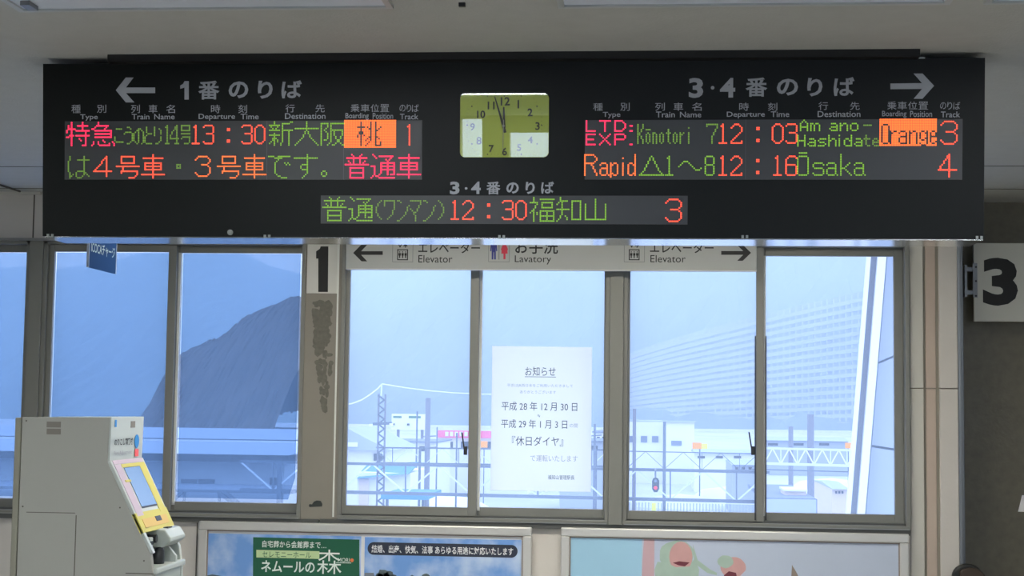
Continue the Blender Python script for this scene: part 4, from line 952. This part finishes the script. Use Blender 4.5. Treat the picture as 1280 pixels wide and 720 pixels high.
# blue shed with white stripe
Yb_ = 84
sd = thing('shed', 'bright blue roofed shed beyond the tracks at the left of the middle window', 'shed', (X(480, 590, Yb_), Yb_+4, GZ))
put('wall', MB().box(X(447, 600, Yb_), X(513, 600, Yb_), Yb_, Yb_+7, GZ, Z(480, 591, Yb_)), 'b_white', sd)
put('roof', MB().prism([(X(445, 585, Yb_), Yb_-.5, Z(445, 598, Yb_)), (X(512, 594, Yb_), Yb_-.5, Z(512, 592, Yb_)), (X(514, 582, Yb_), Yb_+3, Z(514, 580, Yb_)), (X(447, 582, Yb_), Yb_+3, Z(447, 583, Yb_))], (0, .6, 0)), 'b_blue', sd)
put('door', MB().box(X(449, 600, Yb_-.1), X(461, 600, Yb_-.1), Yb_-.1, Yb_, GZ, Z(455, 599, Yb_)), 'b_beige', sd)
sd2 = thing('canopy', 'blue platform canopy low in the middle window', 'canopy', (X(510, 622, 58), 60, GZ))
put('roof', MB().box(X(476, 620, 58), X(534, 620, 58), 58, 62, Z(505, 624.5, 58), Z(505, 618.5, 58)), 'b_blue', sd2)
for xp in (482, 527): put('post', MB().box(X(xp, 625, 59), X(xp, 625, 59)+.1, 59, 59.1, GZ, Z(505, 624.5, 58)), 'steel', sd2)
# masts and poles
def pole(name, lb, x0, x1, yt, Y, m='pole_grey', grp=None, cat='pole', arms=()):
    r = (X(x1, yt, Y)-X(x0, yt, Y))/2; cx_ = (X(x1, yt, Y)+X(x0, yt, Y))/2
    t = thing(name, lb, cat, (cx_, Y, GZ), grp)
    put('shaft', MB().tube([(cx_, Y, GZ), (cx_, Y, Z(x0, yt, Y))], [r*1.1, r], 12), m, t, smooth=True)
    for (xa_, ya, xb2, yb2, th) in arms:
        put('arm', MB().bar(P(xa_, ya, Y), P(xb2, yb2, Y), th*Y/F, .1), m, t)
    return t
# lattice mast
Ym = 70
lm = thing('lattice_mast', 'lattice catenary mast at the left of the middle window', 'mast', (X(475, 600, Ym), Ym, GZ))
for a in (471.5, 479.8): put('leg', MB().box(X(a, 540, Ym), X(a+2, 540, Ym), Ym, Ym+.08, GZ, Z(475, 492.5, Ym)), 'pole_grey', lm)
mb = MB(); yy = 494
while yy < 645:
    mb.bar(P(472.5, yy, Ym), P(480.5, yy+6, Ym), .07, .05); mb.bar(P(480.5, yy+6, Ym), P(472.5, yy+12, Ym), .07, .05); yy += 12
o = put('lattice', mb, 'steel', lm); o['kind'] = 'stuff'
put('earth_peak', MB().bar(P(477, 480, Ym), P(476.5, 495, Ym), .06, .06), 'steel_light', lm)
put('cross_arm', MB().bar(P(466, 530, Ym), P(490, 529, Ym), .12, .1), 'steel', lm)
for (a, b_) in ((464, 530), (489, 529)): put('insulator', MB().tube([P(a, b_, Ym), P(a, b_+3, Ym)], .1, 8), 'b_white', lm)
pole('concrete_pole', 'thick round grey pole right of the billboard', 532, 538.5, 497.5, 78, arms=((526, 546, 545, 545, 1.5), (527, 560, 546, 559, 1.5)))
pole('thin_pole', 'thin pale pole in front of the billboard', 520.5, 522.6, 514, 93, 'steel')
pole('thin_pole', 'thin pale pole right of the thick pole', 545.6, 547.4, 534, 95, 'steel')
pole('thin_pole', 'thin grey pole in front of the pink-red sign', 570, 572.2, 541, 88, 'steel')
pole('thin_pole', 'grey pole at the right of the notice, beside the centre post', 742, 745, 530, 70, 'steel', arms=((738, 545, 752, 544, 1.2), (738, 553, 752, 552, 1.2)))
pole('concrete_pole', 'blue-grey pole at the left of the right-hand window', 791, 795.3, 511, 82)
pole('thin_pole', 'blue-grey pole in front of the white building', 828.8, 832.6, 527, 86, 'steel')
pole('concrete_pole', 'shorter grey pole in the right-most pane', 985.5, 991.5, 533, 72)
pole('concrete_pole', 'taller grey pole in the right-most pane', 1009, 1017.5, 518, 64)
# wires
def wire(lb, pts, r=.02):
    pp = [P(*p) for p in pts]
    tag(put('overhead_wire', MB().tube(pp, r, 5), 'b_white'), lb, 'wire')
wire('white wire sagging from the lattice mast to the left', [(425, 506.5, 70), (440, 504.5, 70), (452, 500, 70), (463, 493, 70), (472, 486, 70), (477.5, 480, 70)], .035)
wire('white wire running right from the lattice mast', [(477.5, 480, 70), (505, 484.5, 78), (535, 488.3, 86), (565, 491, 94), (600, 492.5, 102), (700, 494, 130)], .03)
# gantries
def gantry(lb, Y, xa_, xb2, ytop_l, ytop_r, th_px, ybot_l=None, ybot_r=None, n=0, m='steel', m2='steel_light', legs=()):
    t = thing('gantry', lb, 'gantry', (X((xa_+xb2)/2, ytop_l, Y), Y, GZ))
    th = th_px*Y/F
    put('beam', MB().bar(P(xa_, ytop_l, Y), P(xb2, ytop_r, Y), th, th), m, t)
    if ybot_l:
        put('beam', MB().bar(P(xa_, ybot_l, Y), P(xb2, ybot_r, Y), th*1.2, th*1.2), m, t)
        for k in range(n):
            f0, f1, f2 = k/n, (k+.5)/n, (k+1)/n; L_ = lambda f, q, r_: P(xa_+(xb2-xa_)*f, q+(r_-q)*f, Y)
            put('diagonal', MB().bar(L_(f0, ytop_l, ytop_r), L_(f1, ybot_l, ybot_r), th*.55, th*.5), m2, t)
            put('upright', MB().bar(L_(f1, ytop_l, ytop_r), L_(f1, ybot_l, ybot_r), th*.5, th*.5), m, t)
            put('diagonal', MB().bar(L_(f1, ybot_l, ybot_r), L_(f2, ytop_l, ytop_r), th*.55, th*.5), m2, t)
    for xp in legs:
        f = (xp-xa_)/(xb2-xa_); yy_ = ytop_l+(ytop_r-ytop_l)*f; p = P(xp, yy_, Y)
        put('leg', MB().box(p.x-th*.8, p.x+th*.8, Y-th*.8, Y+th*.8, GZ, p.z), m, t)
    return t
gantry('nearest steel gantry crossing the middle windows', 50, 300, 962, 576.5, 590.5, 3.4, 612, 627.5, 8, legs=(350, 765))
gantry('farther thin steel gantry across the middle windows', 74, 470, 760, 559.5, 562.5, 1.8, 578.5, 583, 7, legs=(525, 745))
gantry('thin steel gantry crossing the fifth pane', 66, 760, 948, 563.5, 567.2, 1.2, 585, 588.5, 4, 'steel', 'steel')
gantry('white latticed gantry in the right-most pane', 60, 945, 1090, 560, 563.5, 2.6, 579, 583, 7, 'steel_light', 'b_white')
gantry('thin steel rail below the white lattice in the right-most pane', 44, 940, 1085, 586.5, 590.5, 1.4)
# signal on the gantry
sg = thing('rail_signal', 'small black rail signal with red lamp under the gantry', 'signal', P(819, 606, 48))
SG = Plane((0, 48, 0), (1, 0, 0), (0, 0, 1), (0, -1, 0))
put('backplate', SG.poly(MB(), [(815, 601), (816.5, 597.8), (819.5, 596.6), (822.5, 597.8), (824, 601), (824, 611), (821.5, 615), (817.5, 615), (815, 611)], 0, .1), 'signal_black', sg)
u, v = SG.uv(819.4, 609.5); put('red_lamp', MB().tube([SG.w(u, v, .1), SG.w(u, v, .16)], .055, 10), 'signal_red', sg)
u, v = SG.uv(819.4, 601); put('clear_lamp', MB().tube([SG.w(u, v, .1), SG.w(u, v, .14)], .045, 10), 'b_roof', sg)
put('hanger', MB().box(SG.w(*SG.uv(818.6, 597)).x, SG.w(*SG.uv(820.4, 597)).x, 48, 49.9, SG.w(*SG.uv(819, 598)).z, SG.w(*SG.uv(819, 588)).z), 'steel', sg)
tag(put('yellow_marker', MB().box(X(814.5, 633, 90), X(820, 633, 90), 90, 90.2, GZ, Z(817, 629, 90)), 'b_yellow'), 'yellow marker post near the tracks under the signal', 'marker')
# white building in pane five
Yw = 165
wb = thing('building', 'tall white building behind the gantries in the fifth pane', 'building', (X(830, 540, Yw), Yw+8, GZ))
put('wall', MB().box(X(776, 540, Yw), X(829, 540, Yw), Yw, Yw+16, GZ, Z(800, 526.5, Yw)), 'b_white', wb)
put('wing', MB().box(X(831, 540, Yw-1), X(868, 540, Yw-1), Yw-1, Yw+14, GZ, Z(850, 527.5, Yw)), 'b_white', wb)
put('parapet', MB().box(X(776, 526, Yw), X(869.5, 526, Yw), Yw-1.3, Yw-.9, Z(820, 527.5, Yw), Z(820, 525.3, Yw)), 'b_roof_light', wb)
for k in range(3): put('window', xb(MB(), 787+k*14, 545, 795+k*14, 553, Yw-.1, .1), 'b_roof', wb)
put('window', xb(MB(), 839, 551, 852, 557, Yw-1.1, .1), 'b_roof', wb)
# orange sign
og = thing('roadside_sign', 'orange and yellow roadside sign right of the white building', 'sign', (X(875, 560, 130), 130, GZ))
put('orange_panel', xb(MB(), 865.5, 553.3, 877, 561.3, 130, .3), 'b_orange', og); put('yellow_panel', xb(MB(), 877, 554.5, 884.5, 561.3, 130, .3), 'b_yellow', og)
put('post', MB().box(X(874, 560, 130.1), X(875.5, 560, 130.1), 130.1, 130.3, GZ, Z(875, 561, 130)), 'steel', og)
og2 = thing('roadside_sign', 'small orange sign behind the notice, left edge', 'sign', (X(606, 556, 120), 120, GZ))
put('panel', xb(MB(), 601, 551.5, 609, 559.5, 120, .3), 'b_orange', og2); put('post', MB().box(X(604.5, 560, 120.1), X(605.5, 560, 120.1), 120.1, 120.3, GZ, Z(605, 559, 120)), 'steel', og2)
og3 = thing('roadside_sign', 'small orange lamp sign beside the slanted white struts', 'sign', (X(1060, 557, 110), 110, GZ))
put('panel', xb(MB(), 1057, 553.5, 1064, 560.5, 110, .3), 'b_orange', og3); put('post', MB().box(X(1060, 560, 110.1), X(1061, 560, 110.1), 110.1, 110.3, GZ, Z(1060, 560, 110)), 'steel', og3)
# long low roofs beyond the right panes
for i, (a, b_, yt, Y_, m_, lb) in enumerate(((868, 944, 564, 150, 'b_white', 'white long shed right of the orange sign'), (915, 948, 578, 118, 'b_grey', 'grey-blue house roof at the right of the fifth pane'), (956, 1060, 548, 190, 'b_grey', 'grey works building low behind the right-most pane'), (1040, 1060, 608, 80, 'b_beige', 'small beige hut beside the slanted struts'))):
    t = thing('building', lb, 'building', (X((a+b_)/2, 570, Y_), Y_+4, GZ))
    put('wall', ground_box(MB(), a, yt+3, b_, Y_, 9), m_, t)
    put('roof', MB().prism([(X(a-1, yt, Y_), Y_-.5, Z((a+b_)/2, yt+3, Y_)), (X(a-1, yt, Y_), Y_+4.5, Z((a+b_)/2, yt-1, Y_)), (X(a-1, yt, Y_), Y_+9.5, Z((a+b_)/2, yt+3, Y_))], (X(b_+1, yt, Y_)-X(a-1, yt, Y_), 0, 0)), 'b_roof_light', t)
    for k in range(3): x_ = a+4+k*(b_-a-8)/3; put('window', xb(MB(), x_, yt+6, x_+(b_-a)*.12, yt+9, Y_-.05, .1), 'b_window', t)
# platform canopies at the bottom right
c1 = thing('canopy', 'flat platform canopy at the bottom of the right-most pane', 'canopy', (X(985, 625, 46), 50, GZ))
put('roof', MB().box(X(957, 624, 46), X(1020, 624, 46), 46, 54, Z(985, 628, 46), Z(985, 622.5, 46)), 'b_roof', c1)
put('fascia', MB().box(X(957, 624, 46), X(1020, 624, 46), 45.9, 46, Z(985, 645, 46), Z(985, 624, 46)), 'b_roof_light', c1)
for xp in (960, 1015): put('post', MB().box(X(xp, 640, 47), X(xp, 640, 47)+.15, 47, 47.15, GZ, Z(985, 626, 46)), 'steel', c1)
c2 = thing('equipment_cabinet', 'pinkish cabinet with white cap standing on the platform canopy', 'cabinet', (X(995, 622, 48), 48, Z(985, 622.5, 46)))
zc_ = Z(985, 622.5, 46)
put('body', MB().box(X(981, 617, 47.5), X(1008, 617, 47.5), 47.5, 49, zc_, Z(995, 614, 47.5)), 'b_beige', c2)
put('cap', MB().box(X(980, 617, 47.4), X(1009.5, 617, 47.4), 47.4, 49.1, Z(995, 614, 47.5), Z(995, 611.8, 47.5)), 'b_white', c2)
# fence of upright rails at the bottom
fc = thing('track_fence', 'pale upright-railed fence along the tracks in the fifth pane', 'fence', (X(870, 635, 112), 112, GZ))
put('rail', MB().box(X(785, 633, 112), X(945, 633, 112), 112, 112.1, Z(865, 629.3, 112), Z(865, 628.6, 112)), 'b_white', fc)
zf = Z(865, 628.6, 112)
for k in range(40): x_ = X(786+k*4, 635, 112); put('upright', MB().box(x_, x_+.09, 112.02, 112.08, min(zf-1.2, GZ), zf), 'b_roof_light', fc)
# snow heaps and rails
rnd = random.Random(11)
for x_, y_, Y_, w_, h_, lb in ((915, 612, 132, 4.5, 1.5, 'heap of snow on the yard at the right of the fifth pane'), (850, 614, 126, 3.5, 1.1, 'low heap of snow on the yard in the middle of the fifth pane'), (1040, 604, 146, 5, 1.7, 'heap of snow on the yard beside the slanted struts'), (560, 632, 117, 4, 1.2, 'heap of snow on the yard left of the notice')):
    c_ = P(x_, y_, Y_); mb = MB(); nr = 14
    mb.v.append((c_.x, Y_, GZ+h_))
    for q, rr, hz in ((0, .55, .8), (1, 1., 0)):
        for j in range(nr):
            a = 2*math.pi*j/nr; s_ = rnd.uniform(.85, 1.15); mb.v.append((c_.x+w_*rr*s_*math.cos(a), Y_+w_*.5*rr*s_*math.sin(a), GZ+h_*hz-(.05 if q else 0)))
    for j in range(nr):
        mb.f.append((0, 1+j, 1+(j+1) % nr)); mb.f.append((1+j, 1+nr+j, 1+nr+(j+1) % nr, 1+(j+1) % nr))
    tag(put('snow_heap', mb, 'b_white', smooth=True), lb, 'snow heap', 'snow heaps on the rail yard')
for k, Y_ in enumerate((106.5, 109.5)):
    t = thing('railway_track', 'pair of steel rails across the snowy yard, %s one' % ('nearer', 'farther')[k], 'track', (10, Y_, GZ), 'railway tracks in the yard')
    for dy in (0, 1.07): put('rail', MB().box(-26, 60, Y_+dy, Y_+dy+.08, GZ, GZ+.16), 'pole_grey', t)
# slanted white struts and pale panelled wall of the neighbouring stair block, right edge
Yt = 16.0
st = thing('stair_block', 'pale panelled stair block with slanted white struts at the right edge of the windows', 'stair block', (X(1090, 600, Yt), Yt, GZ))
def strip(name, a0, a1, b0, b1, y0, y1, Y, dp, m):
    """slanting member: top px a0..a1 at y0, bottom px b0..b1 at y1, continued past the window"""
    def ex(t): 
        k = (t-y0)/(y1-y0); return a0+(b0-a0)*k, a1+(b1-a1)*k
    l0, r0 = ex(180); l1, r1 = ex(760)
    put(name, MB().prism([P(l1, 760, Y), P(r1, 760, Y), P(r0, 180, Y), P(l0, 180, Y)], (0, dp, 0)), m, st)
strip('white_strut', 1084.5, 1088.8, 1058.5, 1063.5, 320, 640, Yt, .1, 'b_white')
strip('grey_strut', 1088.8, 1097, 1063.5, 1072, 320, 640, Yt+.06, .12, 'pole_grey')
strip('white_strut', 1097.5, 1108, 1072, 1081.5, 320, 640, Yt-.02, .12, 'b_white')
strip('edge_line', 1108, 1109.4, 1081.5, 1083, 320, 640, Yt, .1, 'steel')
for k, (ya, yb2) in enumerate(((180, 444), (447, 556), (559, 760))):
    l = lambda y: 1109.4-(y-320)*26.4/320
    sk = 14
    put('wall_panel', MB().prism([P(l(yb2+ (8 if k == 0 else 0)), yb2+(8 if k == 0 else 0), Yt+.2), P(1330, yb2+(-90 if k == 0 else 38), Yt+.2), P(1330, ya+(38 if k == 2 else (-90 if k == 1 else 0)), Yt+.2), P(l(ya+(8 if k == 1 else 0)), ya+(8 if k == 1 else 0), Yt+.2)], (0, .06, 0)), 'b_roof_light', st)
put('backing', MB().prism([P(1068, 760, Yt+.32), P(1330, 760, Yt+.32), P(1330, 180, Yt+.32), P(1122, 180, Yt+.32)], (0, .06, 0)), 'steel', st)

# ------------------------------------------------------------------ mist in the valley
hz = bpy.data.materials.new('mist'); hz.use_nodes = True; t = hz.node_tree; t.nodes.remove(t.nodes['Principled BSDF'])
vs_ = t.nodes.new('ShaderNodeVolumeScatter'); vs_.inputs['Color'].default_value = (.68, .85, 1., 1); vs_.inputs['Density'].default_value = .0050; vs_.inputs['Anisotropy'].default_value = .2
t.links.new(vs_.outputs[0], t.nodes['Material Output'].inputs['Volume'])
o = put('mist', MB().box(-700, 700, 490, 1180, GZ-1, 125), hz)
tag(o, 'pale mist hanging in the valley before the mountain', 'mist', kind='stuff')
